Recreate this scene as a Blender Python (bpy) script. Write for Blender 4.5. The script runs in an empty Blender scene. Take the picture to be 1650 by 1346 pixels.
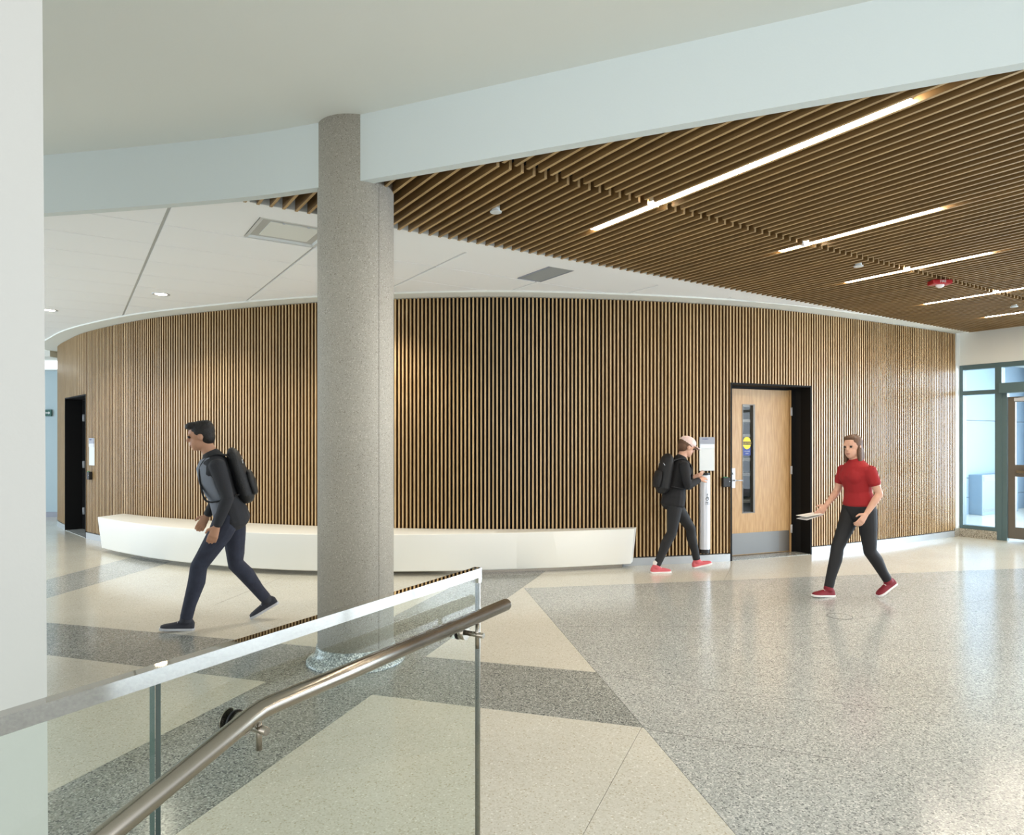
import bpy, bmesh, math, random
from mathutils import Vector, Matrix
random.seed(7)
PI = math.pi
COL = bpy.context.scene.collection
SC = bpy.context.scene

# ------------------------------------------------------------------ camera, world, light, exposure
EYE = 1.5
cam = bpy.data.cameras.new('camera'); co = bpy.data.objects.new('camera', cam); COL.objects.link(co)
co.location = (0, 0, EYE); co.rotation_euler = (PI/2, 0, 0)
cam.sensor_width = 36; cam.lens = 1110/1650*36; cam.shift_y = (713-673)/1650
cam.clip_start = 0.05
SC.camera = co
SC.view_settings.view_transform = 'Standard'; SC.view_settings.look = 'None'
SC.view_settings.gamma = 1; SC.view_settings.use_curve_mapping = False
SC.view_settings.exposure = 0.13
SC.cycles.max_bounces = 8; SC.cycles.diffuse_bounces = 5; SC.cycles.glossy_bounces = 4
SC.cycles.transparent_max_bounces = 16; SC.cycles.transmission_bounces = 6
SC.cycles.caustics_reflective = False; SC.cycles.caustics_refractive = False
SC.cycles.sample_clamp_indirect = 6
SC.cycles.use_denoising = True

D1 = Vector((-.5415, .8407, 0)); D2 = Vector((.8407, .5415, 0))   # building grid: slats run along D1
TH = math.atan2(.5415, .8407)
def W(u, v, z=0): return D2*u + D1*v + Vector((0, 0, z))
def UV(x, y): return (x*D2.x+y*D2.y, x*D1.x+y*D1.y)

w = bpy.data.worlds.new('world'); SC.world = w; w.use_nodes = True
w.node_tree.nodes['Background'].inputs[0].default_value = (.87, .93, 1.0, 1)
w.node_tree.nodes['Background'].inputs[1].default_value = 1.6

def area(name, loc, target, sx, sy, power, col):
    l = bpy.data.lights.new(name, 'AREA'); l.shape = 'RECTANGLE'; l.size = sx; l.size_y = sy
    l.energy = power; l.color = col
    o = bpy.data.objects.new(name, l); COL.objects.link(o); o.location = loc
    o.rotation_euler = (Vector(target)-Vector(loc)).to_track_quat('-Z', 'Y').to_euler()
    return o
# daylight through the glazing along the right-hand facade and beyond the vestibule
area('fill_behind', (1.0, -5.0, 1.2), (0, 3, 3.2), 11, 3.0, 160, (1.0, .975, .94))  # unseen fill added behind the camera to brighten the ceiling
area('daylight_facade', W(12.6, -1.2, 1.6), W(5, 3.2, 1.2), 8.0, 2.6, 420, (.72, .86, 1.0))
area('daylight_vestibule', W(18.9, 5.2, 1.6), W(12, 5.2, 1.2), 3.2, 2.8, 70, (.62, .82, 1.0))
area('daylight_vestibule_side', W(15.3, 2.45, 1.7), W(11.0, 5.45, 1.5), 5.5, 2.9, 620, (.70, .85, 1.0))
area('daylight_left', (-12.5, 7.5, 1.7), (-3, 7.5, 1.3), 6, 2.6, 200, (.70, .86, 1.0))

# ------------------------------------------------------------------ materials
MATS = {}
def rgb(r, g, b):
    f = lambda c: ((c/255+.055)/1.055)**2.4 if c > 10 else c/255/12.92
    return (f(r), f(g), f(b), 1)
def mat(name, col, rough=.5, metal=0, spec=.5, bump=0, bscale=60, var=0, vscale=8, coat=0, aniso=0):
    if name in MATS: return MATS[name]
    m = bpy.data.materials.new(name); m.use_nodes = True; n = m.node_tree.nodes; L = m.node_tree.links
    b = n['Principled BSDF']
    b.inputs['Base Color'].default_value = col; b.inputs['Roughness'].default_value = rough
    b.inputs['Metallic'].default_value = metal; b.inputs['Specular IOR Level'].default_value = spec
    b.inputs['Coat Weight'].default_value = coat
    tc = n.new('ShaderNodeTexCoord')
    if bump:
        t = n.new('ShaderNodeTexNoise'); t.inputs['Scale'].default_value = bscale; t.inputs['Detail'].default_value = 4
        L.new(tc.outputs['Object'], t.inputs['Vector'])
        bp = n.new('ShaderNodeBump'); bp.inputs['Strength'].default_value = bump; bp.inputs['Distance'].default_value = .01
        L.new(t.outputs[0], bp.inputs['Height']); L.new(bp.outputs[0], b.inputs['Normal'])
    if var:
        t = n.new('ShaderNodeTexNoise'); t.inputs['Scale'].default_value = vscale; t.inputs['Detail'].default_value = 3
        L.new(tc.outputs['Object'], t.inputs['Vector'])
        hs = n.new('ShaderNodeHueSaturation'); hs.inputs['Color'].default_value = col
        mr = n.new('ShaderNodeMapRange'); mr.inputs[1].default_value = .3; mr.inputs[2].default_value = .7
        mr.inputs[3].default_value = 1-var; mr.inputs[4].default_value = 1+var
        L.new(t.outputs[0], mr.inputs[0]); L.new(mr.outputs[0], hs.inputs['Value']); L.new(hs.outputs[0], b.inputs['Base Color'])
    MATS[name] = m; return m

def terrazzo(name, base, chips, scale=115, rough=.17, spec=.5):
    """chips: list of (position 0-1, colour) picked per voronoi cell"""
    m = bpy.data.materials.new(name); m.use_nodes = True; n = m.node_tree.nodes; L = m.node_tree.links
    b = n['Principled BSDF']; b.inputs['Roughness'].default_value = rough; b.inputs['Specular IOR Level'].default_value = spec
    g = n.new('ShaderNodeNewGeometry')
    v = n.new('ShaderNodeTexVoronoi'); v.inputs['Scale'].default_value = scale; v.inputs['Randomness'].default_value = 1
    L.new(g.outputs['Position'], v.inputs['Vector'])
    sp = n.new('ShaderNodeSeparateColor'); L.new(v.outputs['Color'], sp.inputs[0])
    cr = n.new('ShaderNodeValToRGB'); cr.color_ramp.interpolation = 'CONSTANT'
    els = cr.color_ramp.elements
    els[0].position = 0; els[0].color = base; els[1].position = chips[0][0]; els[1].color = chips[0][1]
    for p, c in chips[1:]:
        e = els.new(p); e.color = c
    L.new(sp.outputs[0], cr.inputs[0])
    ns = n.new('ShaderNodeTexNoise'); ns.inputs['Scale'].default_value = 1.3; ns.inputs['Detail'].default_value = 3
    L.new(g.outputs['Position'], ns.inputs['Vector'])
    hs = n.new('ShaderNodeHueSaturation'); mr = n.new('ShaderNodeMapRange')
    mr.inputs[1].default_value = .3; mr.inputs[2].default_value = .7; mr.inputs[3].default_value = .95; mr.inputs[4].default_value = 1.05
    L.new(ns.outputs[0], mr.inputs[0]); L.new(mr.outputs[0], hs.inputs['Value'])
    L.new(cr.outputs[0], hs.inputs['Color']); L.new(hs.outputs[0], b.inputs['Base Color'])
    MATS[name] = m; return m

def wood(name, c1, c2, stretch, rough=.45, scale=9):
    m = bpy.data.materials.new(name); m.use_nodes = True; n = m.node_tree.nodes; L = m.node_tree.links
    b = n['Principled BSDF']; b.inputs['Roughness'].default_value = rough
    tc = n.new('ShaderNodeTexCoord'); mp = n.new('ShaderNodeMapping'); mp.inputs['Scale'].default_value = stretch
    oi = n.new('ShaderNodeObjectInfo')
    add = n.new('ShaderNodeVectorMath'); add.operation = 'ADD'
    L.new(tc.outputs['Object'], add.inputs[0]); L.new(oi.outputs['Random'], add.inputs[1])
    L.new(add.outputs[0], mp.inputs['Vector'])
    t = n.new('ShaderNodeTexNoise'); t.inputs['Scale'].default_value = scale; t.inputs['Detail'].default_value = 2.2; t.inputs['Distortion'].default_value = .15
    L.new(mp.outputs[0], t.inputs['Vector'])
    cr = n.new('ShaderNodeValToRGB'); cr.color_ramp.elements[0].position = .3; cr.color_ramp.elements[1].position = .72
    cr.color_ramp.elements[0].color = c1; cr.color_ramp.elements[1].color = c2
    L.new(t.outputs[0], cr.inputs[0])
    hs = n.new('ShaderNodeHueSaturation'); mr = n.new('ShaderNodeMapRange')
    mr.inputs[3].default_value = .86; mr.inputs[4].default_value = 1.12
    L.new(oi.outputs['Random'], mr.inputs[0]); L.new(mr.outputs[0], hs.inputs['Value'])
    L.new(cr.outputs[0], hs.inputs['Color']); L.new(hs.outputs[0], b.inputs['Base Color'])
    MATS[name] = m; return m

def emit(name, col, s):
    m = bpy.data.materials.new(name); m.use_nodes = True; n = m.node_tree.nodes
    b = n['Principled BSDF']; b.inputs['Base Color'].default_value = (.8, .8, .8, 1)
    b.inputs['Emission Color'].default_value = col; b.inputs['Emission Strength'].default_value = s
    MATS[name] = m; return m

def glass(name, tint, refl=1.0, ior=1.5, rough=0.0):
    m = bpy.data.materials.new(name); m.use_nodes = True; nt = m.node_tree; n = nt.nodes; L = nt.links
    n.remove(n['Principled BSDF']); out = n['Material Output']
    t = n.new('ShaderNodeBsdfTransparent'); t.inputs[0].default_value = tint
    g = n.new('ShaderNodeBsdfGlossy'); g.inputs['Roughness'].default_value = rough
    f = n.new('ShaderNodeFresnel'); f.inputs[0].default_value = ior
    mu = n.new('ShaderNodeMath'); mu.operation = 'MULTIPLY'; mu.inputs[1].default_value = refl; L.new(f.outputs[0], mu.inputs[0])
    ge = n.new('ShaderNodeNewGeometry'); iv = n.new('ShaderNodeMath'); iv.operation = 'SUBTRACT'; iv.inputs[0].default_value = 1
    L.new(ge.outputs['Backfacing'], iv.inputs[1]); m2 = n.new('ShaderNodeMath'); m2.operation = 'MULTIPLY'
    L.new(mu.outputs[0], m2.inputs[0]); L.new(iv.outputs[0], m2.inputs[1]); mu = m2
    mx = n.new('ShaderNodeMixShader'); L.new(mu.outputs[0], mx.inputs[0]); L.new(t.outputs[0], mx.inputs[1]); L.new(g.outputs[0], mx.inputs[2])
    L.new(mx.outputs[0], out.inputs[0]); MATS[name] = m; return m

M_ceil = mat('painted_drywall', rgb(226, 228, 222), .85, bump=.05, bscale=90)
M_fascia = mat('fascia_paint', rgb(212, 220, 219), .8, bump=.05, bscale=90)
M_pier = mat('pier_paint', rgb(196, 195, 190), .8, bump=.05, bscale=90)
M_wallw = mat('wall_paint', rgb(222, 224, 220), .8, bump=.05, bscale=90)
M_tile = mat('acoustic_tile', rgb(247, 249, 250), .9, bump=.25, bscale=300)
M_grid = mat('tile_grid', rgb(190, 192, 190), .7)
M_black = mat('black_void', rgb(14, 13, 12), .9, bump=.05)
M_jamb = mat('black_jamb', rgb(15, 15, 16), .75, spec=.25, bump=.05)
M_slatw = wood('oak_slat_wall', rgb(178, 148, 104), rgb(204, 176, 132), (9, 9, .8), .33, 6)
M_slats = wood('oak_slat_flank_shade', rgb(112, 80, 44), rgb(134, 98, 58), (9, 9, .8), .5, 6)
M_slatc = wood('oak_slat_ceiling', rgb(166, 136, 94), rgb(188, 160, 116), (9, .8, 9), .45, 6)
M_slatf = wood('ceiling_slat_flank_shade', rgb(118, 90, 52), rgb(138, 108, 66), (9, .8, 9), .5, 6)
M_door = wood('oak_door', rgb(172, 134, 86), rgb(196, 160, 112), (8, 8, .8), .4, 6)
M_cream = terrazzo('cream_terrazzo', rgb(208, 205, 193), [(.55, rgb(215, 212, 201)), (.8, rgb(198, 193, 177)), (.94, rgb(184, 176, 156)), (.975, rgb(230, 228, 220))], 150)
M_mid = terrazzo('grey_terrazzo', rgb(172, 175, 172), [(.32, rgb(190, 193, 190)), (.58, rgb(156, 159, 156)), (.83, rgb(120, 123, 122)), (.92, rgb(214, 215, 211))], 150)
M_dark = terrazzo('dark_grey_terrazzo', rgb(150, 152, 147), [(.3, rgb(168, 171, 166)), (.54, rgb(130, 133, 130)), (.78, rgb(92, 96, 96)), (.92, rgb(196, 198, 194))], 145)
M_curb = terrazzo('brown_terrazzo', rgb(150, 146, 134), [(.35, rgb(178, 172, 158)), (.65, rgb(118, 112, 100)), (.88, rgb(204, 200, 190))], 130, .3)
M_cove = terrazzo('cove_terrazzo', rgb(150, 158, 158), [(.35, rgb(192, 200, 200)), (.62, rgb(116, 124, 126)), (.84, rgb(222, 226, 224))], 130, .1)
M_strip = mat('zinc_divider', rgb(74, 74, 70), .4, .6)
M_col = terrazzo('column_concrete', rgb(178, 172, 160), [(.45, rgb(184, 178, 166)), (.7, rgb(168, 161, 149)), (.93, rgb(140, 132, 120)), (.96, rgb(206, 201, 190))], 210, .75)
M_bench = mat('white_solid_surface', rgb(238, 238, 232), .32, bump=.02)
M_steel = mat('brushed_steel', rgb(150, 143, 131), .24, 1)
M_mirror = mat('polished_steel', rgb(182, 180, 174), .03, 1)
M_base = mat('grey_base', rgb(186, 192, 196), .3, .4)
M_frame = mat('painted_steel_frame', rgb(82, 104, 108), .45)
M_bronze = mat('bronze_aluminium', rgb(112, 106, 98), .4, .5)
M_rubber = mat('black_rubber', rgb(18, 18, 20), .5)
M_white = mat('white_plastic', rgb(212, 217, 217), .35)
M_silver = mat('satin_aluminium', rgb(205, 208, 214), .35, .35)
M_greyp = mat('grey_plastic', rgb(150, 154, 166), .4)
M_red = mat('red_plastic', rgb(170, 30, 36), .35)
M_green = mat('green_plastic', rgb(30, 150, 90), .4)
M_lamp = emit('linear_lamp', rgb(255, 242, 222), 85)
M_dlamp = emit('downlight_lamp', rgb(255, 240, 210), 20)
M_glass = glass('guard_glass', (.945, .975, .955, 1), .9)
M_gedge = mat('glass_edge', rgb(58, 82, 76), .12, 0, .8)
M_wglass = glass('window_glass', (.97, .985, .99, 1), .7)
M_domeg = glass('dome_lens', (.9, .9, .9, 1), 1.0, 1.6)
M_siding = mat('vestibule_panel', rgb(134, 154, 170), .5)
M_corr = mat('corridor_paint', rgb(176, 196, 204), .7, bump=.03)

# ------------------------------------------------------------------ mesh helpers
class MB:
    def __init__(s): s.v = []; s.f = []; s.m = []; s.sm = []
    def add(s, vs, fs, mi=0, smooth=False):
        o = len(s.v); s.v += [tuple(a) for a in vs]
        for f in fs: s.f.append([i+o for i in f]); s.m.append(mi); s.sm.append(smooth)
    def box(s, x0, x1, y0, y1, z0, z1, mi=0):
        vs = [(x, y, z) for z in (z0, z1) for (x, y) in ((x0, y0), (x1, y0), (x1, y1), (x0, y1))]
        s.add(vs, [(3, 2, 1, 0), (4, 5, 6, 7), (0, 1, 5, 4), (1, 2, 6, 5), (2, 3, 7, 6), (3, 0, 4, 7)], mi); return s
    def prism(s, poly, z0, z1, mi=0, side=None):
        n = len(poly); side = mi if side is None else side
        vs = [(p[0], p[1], z0) for p in poly]+[(p[0], p[1], z1) for p in poly]
        o = len(s.v); s.v += vs
        s.f.append([o+i for i in range(n-1, -1, -1)]); s.f.append([o+n+i for i in range(n)]); s.m += [mi, mi]; s.sm += [False, False]
        for i in range(n):
            j = (i+1) % n; s.f.append([o+i, o+j, o+n+j, o+n+i]); s.m.append(side); s.sm.append(False)
        return s
    def rings(s, rings, mi=0, cap=True, smooth=True, closed=True):
        k = len(rings[0]); o = len(s.v)
        for r in rings: s.v += [tuple(p) for p in r]
        for a in range(len(rings)-1):
            for i in range(k if closed else k-1):
                j = (i+1) % k
                s.f.append([o+a*k+i, o+a*k+j, o+(a+1)*k+j, o+(a+1)*k+i]); s.m.append(mi); s.sm.append(smooth)
        if cap:
            s.f.append([o+i for i in range(k-1, -1, -1)]); s.f.append([o+(len(rings)-1)*k+i for i in range(k)])
            s.m += [mi, mi]; s.sm += [False, False]
        return s
    def cyl(s, p0, p1, r0, r1=None, seg=20, mi=0):
        r1 = r0 if r1 is None else r1
        p0, p1 = Vector(p0), Vector(p1); d = (p1-p0).normalized()
        a = d.orthogonal().normalized(); b = d.cross(a)
        R = lambda p, r: [p+(a*math.cos(2*PI*i/seg)+b*math.sin(2*PI*i/seg))*r for i in range(seg)]
        return s.rings([R(p0, r0), R(p1, r1)], mi)
    def tube(s, pts, r, seg=24, mi=0):
        pts = [Vector(p) for p in pts]; rg = []
        up = Vector((0, 0, 1))
        for i, p in enumerate(pts):
            d0 = (p-pts[i-1]).normalized() if i else (pts[1]-p).normalized()
            d1 = (pts[i+1]-p).normalized() if i < len(pts)-1 else d0
            d = (d0+d1).normalized(); k = 1/max(.3, d.dot(d0))
            a = d.cross(up).normalized(); b = a.cross(d)
            rg.append([p+(a*math.cos(2*PI*j/seg))*r+(b*math.sin(2*PI*j/seg))*r*k for j in range(seg)])
        return s.rings(rg, mi)
    def lathe(s, prof, c=(0, 0), seg=48, mi=0, smooth=True):
        rg = [[(c[0]+r*math.cos(2*PI*i/seg), c[1]+r*math.sin(2*PI*i/seg), z) for i in range(seg)] for r, z in prof]
        return s.rings(rg, mi, True, smooth)
    def sphere(s, c, r, seg=16, mi=0, sc=(1, 1, 1)):
        rg = []
        for a in range(1, seg//2):
            t = PI*a/(seg//2)
            rg.append([(c[0]+r*sc[0]*math.sin(t)*math.cos(2*PI*i/seg), c[1]+r*sc[1]*math.sin(t)*math.sin(2*PI*i/seg), c[2]-r*sc[2]*math.cos(t)) for i in range(seg)])
        return s.rings(rg, mi)
    def mesh(s, name, mats):
        me = bpy.data.meshes.new(name); me.from_pydata(s.v, [], s.f)
        for m in (mats if isinstance(mats, (list, tuple)) else [mats]): me.materials.append(m)
        me.polygons.foreach_set('material_index', s.m); me.polygons.foreach_set('use_smooth', s.sm); me.update()
        bm = bmesh.new(); bm.from_mesh(me); bmesh.ops.recalc_face_normals(bm, faces=bm.faces); bm.to_mesh(me); bm.free()
        return me
    def build(s, name, mats, parent=None, loc=(0, 0, 0), rot=0, bevel=0):
        return link(name, s.mesh(name, mats), parent, loc, rot, bevel)

def link(name, me, parent=None, loc=(0, 0, 0), rot=0, bevel=0):
    o = bpy.data.objects.new(name, me); COL.objects.link(o); o.location = loc
    o.rotation_euler = rot if isinstance(rot, (tuple, list)) else (0, 0, rot)
    if parent: o.parent = parent
    if bevel:
        b = o.modifiers.new('bevel', 'BEVEL'); b.width = bevel; b.segments = 3; b.limit_method = 'ANGLE'
        b.angle_limit = math.radians(40)
    return o
def tag(o, label=None, cat=None, group=None, kind=None):
    if label: o['label'] = label
    if cat: o['category'] = cat
    if group: o['group'] = group
    if kind: o['kind'] = kind
    return o
def thing(name, label, cat, loc=(0, 0, 0), rot=0, group=None):
    o = bpy.data.objects.new(name, None); o.empty_display_size = .1; COL.objects.link(o)
    o.location = loc; o.rotation_euler = (0, 0, rot); return tag(o, label, cat, group)
def root(name, label, loc=(0, 0, 0), rot=0):
    o = bpy.data.objects.new(name, None); COL.objects.link(o); o.location = loc; o.rotation_euler = (0, 0, rot)
    return tag(o, label, None, None, 'structure')
def text(name, body, size, m, parent, loc, rot, align='CENTER'):
    c = bpy.data.curves.new(name, 'FONT'); c.body = body; c.size = size; c.extrude = .0006
    c.align_x = align; c.align_y = 'CENTER'; c.materials.append(m)
    t = bpy.data.objects.new(name, c); COL.objects.link(t)
    me = bpy.data.meshes.new_from_object(t.evaluated_get(bpy.context.evaluated_depsgraph_get()))
    bpy.data.objects.remove(t); return link(name, me, parent, loc, rot)

def catmull(pts, n=16):
    P = [Vector(p) for p in pts]; P = [P[0]*2-P[1]]+P+[P[-1]*2-P[-2]]; out = []
    for i in range(1, len(P)-2):
        for k in range(n):
            t = k/n
            out.append(.5*((2*P[i])+(P[i+1]-P[i-1])*t+(2*P[i-1]-5*P[i]+4*P[i+1]-P[i+2])*t*t+(3*P[i]-P[i-1]-3*P[i+1]+P[i+2])*t**3))
    out.append(P[-2]); return out
class Curve:
    def __init__(s, pts):
        s.p = pts; s.s = [0]
        for a, b in zip(pts, pts[1:]): s.s.append(s.s[-1]+(b-a).length)
        s.L = s.s[-1]
    def at(s, t):
        t = min(max(t, 0), s.L); lo, hi = 0, len(s.s)-1
        while hi-lo > 1:
            m = (lo+hi)//2
            if s.s[m] <= t: lo = m
            else: hi = m
        k = (t-s.s[lo])/max(1e-9, s.s[hi]-s.s[lo]); return s.p[lo].lerp(s.p[hi], k)
    def tan(s, t): return (s.at(t+.05)-s.at(t-.05)).normalized()
    def near(s, q):
        q = Vector(q); return min(((s.at(k*s.L/2000)-q).length, k*s.L/2000) for k in range(2001))[1]

# ------------------------------------------------------------------ floor: terrazzo fields
EX, HZ, FC = 825, 713, 1110
def G(px, py):      # a point of the floor plane as sighted in the photograph
    Y = FC*EYE/(py-HZ); return Vector(((px-EX)/FC*Y, Y))
def clip(poly, a, b, keep=1):
    """part of polygon on the left (keep=1) or right (-1) of the line a->b"""
    d = b-a; f = lambda p: keep*(d.x*(p.y-a.y)-d.y*(p.x-a.x)); out = []
    for i, p in enumerate(poly):
        q = poly[(i+1) % len(poly)]; fp, fq = f(p), f(q)
        if fp >= 0: out.append(p)
        if (fp > 0 > fq) or (fp < 0 < fq): out.append(p.lerp(q, fp/(fp-fq)))
    return out
LT1 = (G(70, 1003), G(955, 1083)); LT2 = (G(70, 1055), G(1034, 1172.5))
LE1 = (G(74, 1280), G(741, 939)); LE2 = (G(281, 1346), G(877, 922))
LD = (G(845.5, 949), G(1186, 1346)); LG = (G(847, 948), G(1650, 916))
LF1 = (G(70, 966), G(260, 910.8)); LF2 = (G(70.4, 936), G(214.5, 897.4))
LJ = (G(939, 1346), G(1034, 1172.5)); LK = (G(1167, 935), G(1182, 906))
R0 = [Vector(p) for p in ((-13, -3), (14, -3), (14, 19), (-13, 19))]
fields = []
def put(poly, m):
    if len(poly) > 2: fields.append((poly, m))
A = clip(R0, *LE2, 1); B = clip(R0, *LE2, -1)           # left of / right of the long diagonal
Bl = clip(B, *LD, -1); Br = clip(B, *LD, 1)
put(clip(Bl, *LT1, 1), M_cream)
Bl = clip(Bl, *LT1, -1); put(clip(Bl, *LT2, 1), M_dark); Bl = clip(Bl, *LT2, -1)
put(clip(Bl, *LJ, 1), M_cream); put(clip(Bl, *LJ, -1), M_cream)
Bs = clip(Br, *LG, 1); put(clip(Bs, *LK, 1), M_cream); put(clip(Bs, *LK, -1), M_cream)
Bm = clip(Br, *LG, -1)
J1 = (G(1045, 1175.5), G(1598, 1126)); J2 = (G(1172, 975), G(1650, 1179.5)); J3 = (G(988, 1090), G(1350, 1151))
for s1 in (1, -1):
    q = clip(Bm, *J1, s1)
    for s2 in (1, -1): put(clip(q, *J2, s2), M_mid)
Ab = clip(A, *LE1, -1); A = clip(A, *LE1, 1)
for ln in (LT1, LT2):
    put(clip(Ab, *ln, 1), M_dark); Ab = clip(Ab, *ln, -1)
put(Ab, M_dark)
put(clip(A, *LT2, -1), M_cream); A = clip(A, *LT2, 1)
put(clip(A, *LT1, -1), M_dark); A = clip(A, *LT1, 1)
put(clip(A, *LF1, -1), M_cream); A = clip(A, *LF1, 1)
put(clip(A, *LF2, -1), M_mid); put(clip(A, *LF2, 1), M_cream)

fl = MB().box(-13, 14, -3, 19, -.3, -.012).build('floor', M_strip)
tag(fl, 'polished terrazzo floor of cream and grey polygons with thin metal dividers', kind='structure')
def shrink(poly, e=.0012):
    c = sum(poly, Vector((0, 0)))/len(poly); n = len(poly); out = []
    area2 = sum(poly[i].x*poly[(i+1) % n].y-poly[(i+1) % n].x*poly[i].y for i in range(n))
    if area2 < 0: poly = poly[::-1]
    for i in range(n):
        p0, p, p1 = poly[i-1], poly[i], poly[(i+1) % n]
        a = (p-p0).normalized(); b = (p1-p).normalized()
        na = Vector((-a.y, a.x)); nb = Vector((-b.y, b.x)); k = 1+na.dot(nb)
        out.append(p+(na+nb)*(e/max(k, .15)))
    return out
for poly, m in fields:
    MB().prism(shrink(poly), -.012, 0).build('terrazzo_panel', m, fl)
def strip(a, b, wd=.003, parent=fl, z=.0004):
    d = (b-a).normalized(); n = Vector((-d.y, d.x))*wd/2
    MB().prism([a-n, b-n, b+n, a+n], -.001, z).build('divider_strip', M_strip, parent)
strip(G(988, 1090), G(1218, 1122)); strip(G(1218, 1122), G(1442, 1142)); strip(G(1045, 1176), G(1350, 1224))
strip(G(346, 975), G(454, 931)); strip(G(1290, 1010), G(1640, 960)); strip(G(905, 1010), G(1290, 1010))
# floor cleanout ring
cc = G(1353, 993.5)
co_ = thing('floor_cleanout', 'round flush cleanout cover with thin dark ring set in grey terrazzo', 'floor cover', (cc.x, cc.y, 0))
rr = MB(); rr.rings([[(r*math.cos(2*PI*i/40), r*math.sin(2*PI*i/40), z) for i in range(40)] for r, z in ((.098, 0), (.098, .0015), (.105, .0015), (.105, 0))], 0, False)
rr.build('ring', M_strip, co_); MB().lathe([(.097, -.001), (.097, .001)], seg=40).build('cover', M_mid, co_)

# ------------------------------------------------------------------ curved oak slat wall
WC = Curve([Vector((a, b)) for a, b in [tuple(p) for p in catmull([(-8.66, 14.2), (-8.64, 13.6), (-8.5, 13.0), (-8.25, 12.5), (-7.92, 12.08), (-7.5, 11.62), (-7.03, 11.12), (-6.62, 10.74),
    (-6.2, 10.40), (-5.61, 9.97), (-4.81, 9.47), (-3.45, 8.86), (-2.4, 8.50), (-1.4, 8.29), (-.32, 8.19), (.6, 8.24), (1.7, 8.42), (2.85, 8.73), (3.9, 9.17), (5.72, 10.16), (7.05, 10.96)])]])
TOPZ = 3.225; HEAD = 2.255; BASEZ = .105
sA0, sA1 = WC.near((-7.62, 11.73)), WC.near((-6.68, 10.79))          # left doorway
sB0, sB1 = WC.near((2.77, 8.70)), WC.near((4.0, 9.22))               # right doorway
def nrm(s):
    t = WC.tan(s); return Vector((-t.y, t.x))                          # away from the camera, into the wall
SP = .0475; SW, SD = .0195, .065
wall = root('wall_back', 'long convex curved wall clad in vertical oak slats over black backing')
slats = []
n = int(WC.L/SP)
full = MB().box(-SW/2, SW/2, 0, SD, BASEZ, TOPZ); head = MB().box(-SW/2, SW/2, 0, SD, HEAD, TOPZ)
full.m = head.m = [0, 0, 0, 1, 1, 1]          # face edge, then the flanks, shade of the gaps put into their colour
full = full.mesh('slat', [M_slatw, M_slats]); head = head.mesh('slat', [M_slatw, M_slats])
for i in range(n+1):
    s = WC.L-.012-i*SP
    if s < .1: break
    p = WC.at(s); t = WC.tan(s)
    over = (sA0 < s < sA1) or (sB0 < s < sB1)
    ah = math.atan2(t.y, t.x)
    vis = p.x/p.y > -.668 and nrm(s).dot(p) > -1.5 and not (p.x < -8.3)
    slats.append((p.length if vis else 99, p, ah, head if over else full, over))
order = sorted(range(len(slats)), key=lambda i: slats[i][0]+(3 if slats[i][4] else 0))
keep = set(order[:300])
rest = MB()
for i, (d, p, ah, me, over) in enumerate(slats):
    if i in keep:
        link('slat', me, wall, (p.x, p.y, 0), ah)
    else:
        ca, sa = math.cos(ah), math.sin(ah); z0 = HEAD if over else BASEZ
        vs = [(p.x+x*ca-y*sa, p.y+x*sa+y*ca, z) for z in (z0, TOPZ) for x, y in ((-SW/2, 0), (SW/2, 0), (SW/2, SD), (-SW/2, SD))]
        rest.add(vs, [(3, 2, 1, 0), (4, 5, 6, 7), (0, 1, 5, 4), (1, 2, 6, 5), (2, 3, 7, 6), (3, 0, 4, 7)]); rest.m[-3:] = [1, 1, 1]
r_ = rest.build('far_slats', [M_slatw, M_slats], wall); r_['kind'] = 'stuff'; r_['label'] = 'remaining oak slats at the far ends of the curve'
def along(s0, s1, off0, off1, z0, z1, m, name, parent, step=.06, kind=None):
    k = max(1, int((s1-s0)/step)); mb = MB(); rg = []
    for i in range(k+1):
        s = s0+(s1-s0)*i/k; p = WC.at(s); nn = nrm(s); a = p+nn*off0; b = p+nn*off1
        rg.append([(a.x, a.y, z0), (b.x, b.y, z0), (b.x, b.y, z1), (a.x, a.y, z1)])
    mb.rings(rg, 0, True, False); o = mb.build(name, m, parent)
    if kind: o['kind'] = kind
    return o
TH_ = .30
for a, b, z0, z1 in ((0, sA0, 0, 3.24), (sA0, sA1, HEAD, 3.24), (sA1, sB0, 0, 3.24), (sB0, sB1, HEAD, 3.24), (sB1, WC.L, 0, 3.24)):
    along(a, b, SD, TH_, z0, z1, M_black, 'backing', wall)
for a, b in ((0, sA0-.015), (sA1+.015, sB0-.015), (sB1+.015, WC.L)):
    tag(along(a, b, -.004, SD, 0, BASEZ-.012, M_base, 'baseboard_back', None), 'pale grey metal base under the curved slat wall', kind='structure')
# white drywall ring in the ceiling, following the wall
tag(along(0, WC.L-.02, -.25, SD-.004, 3.232, 3.30, M_ceil, 'trim_1', None), 'white curved drywall margin between ceiling tiles and slat wall', kind='structure')

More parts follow.
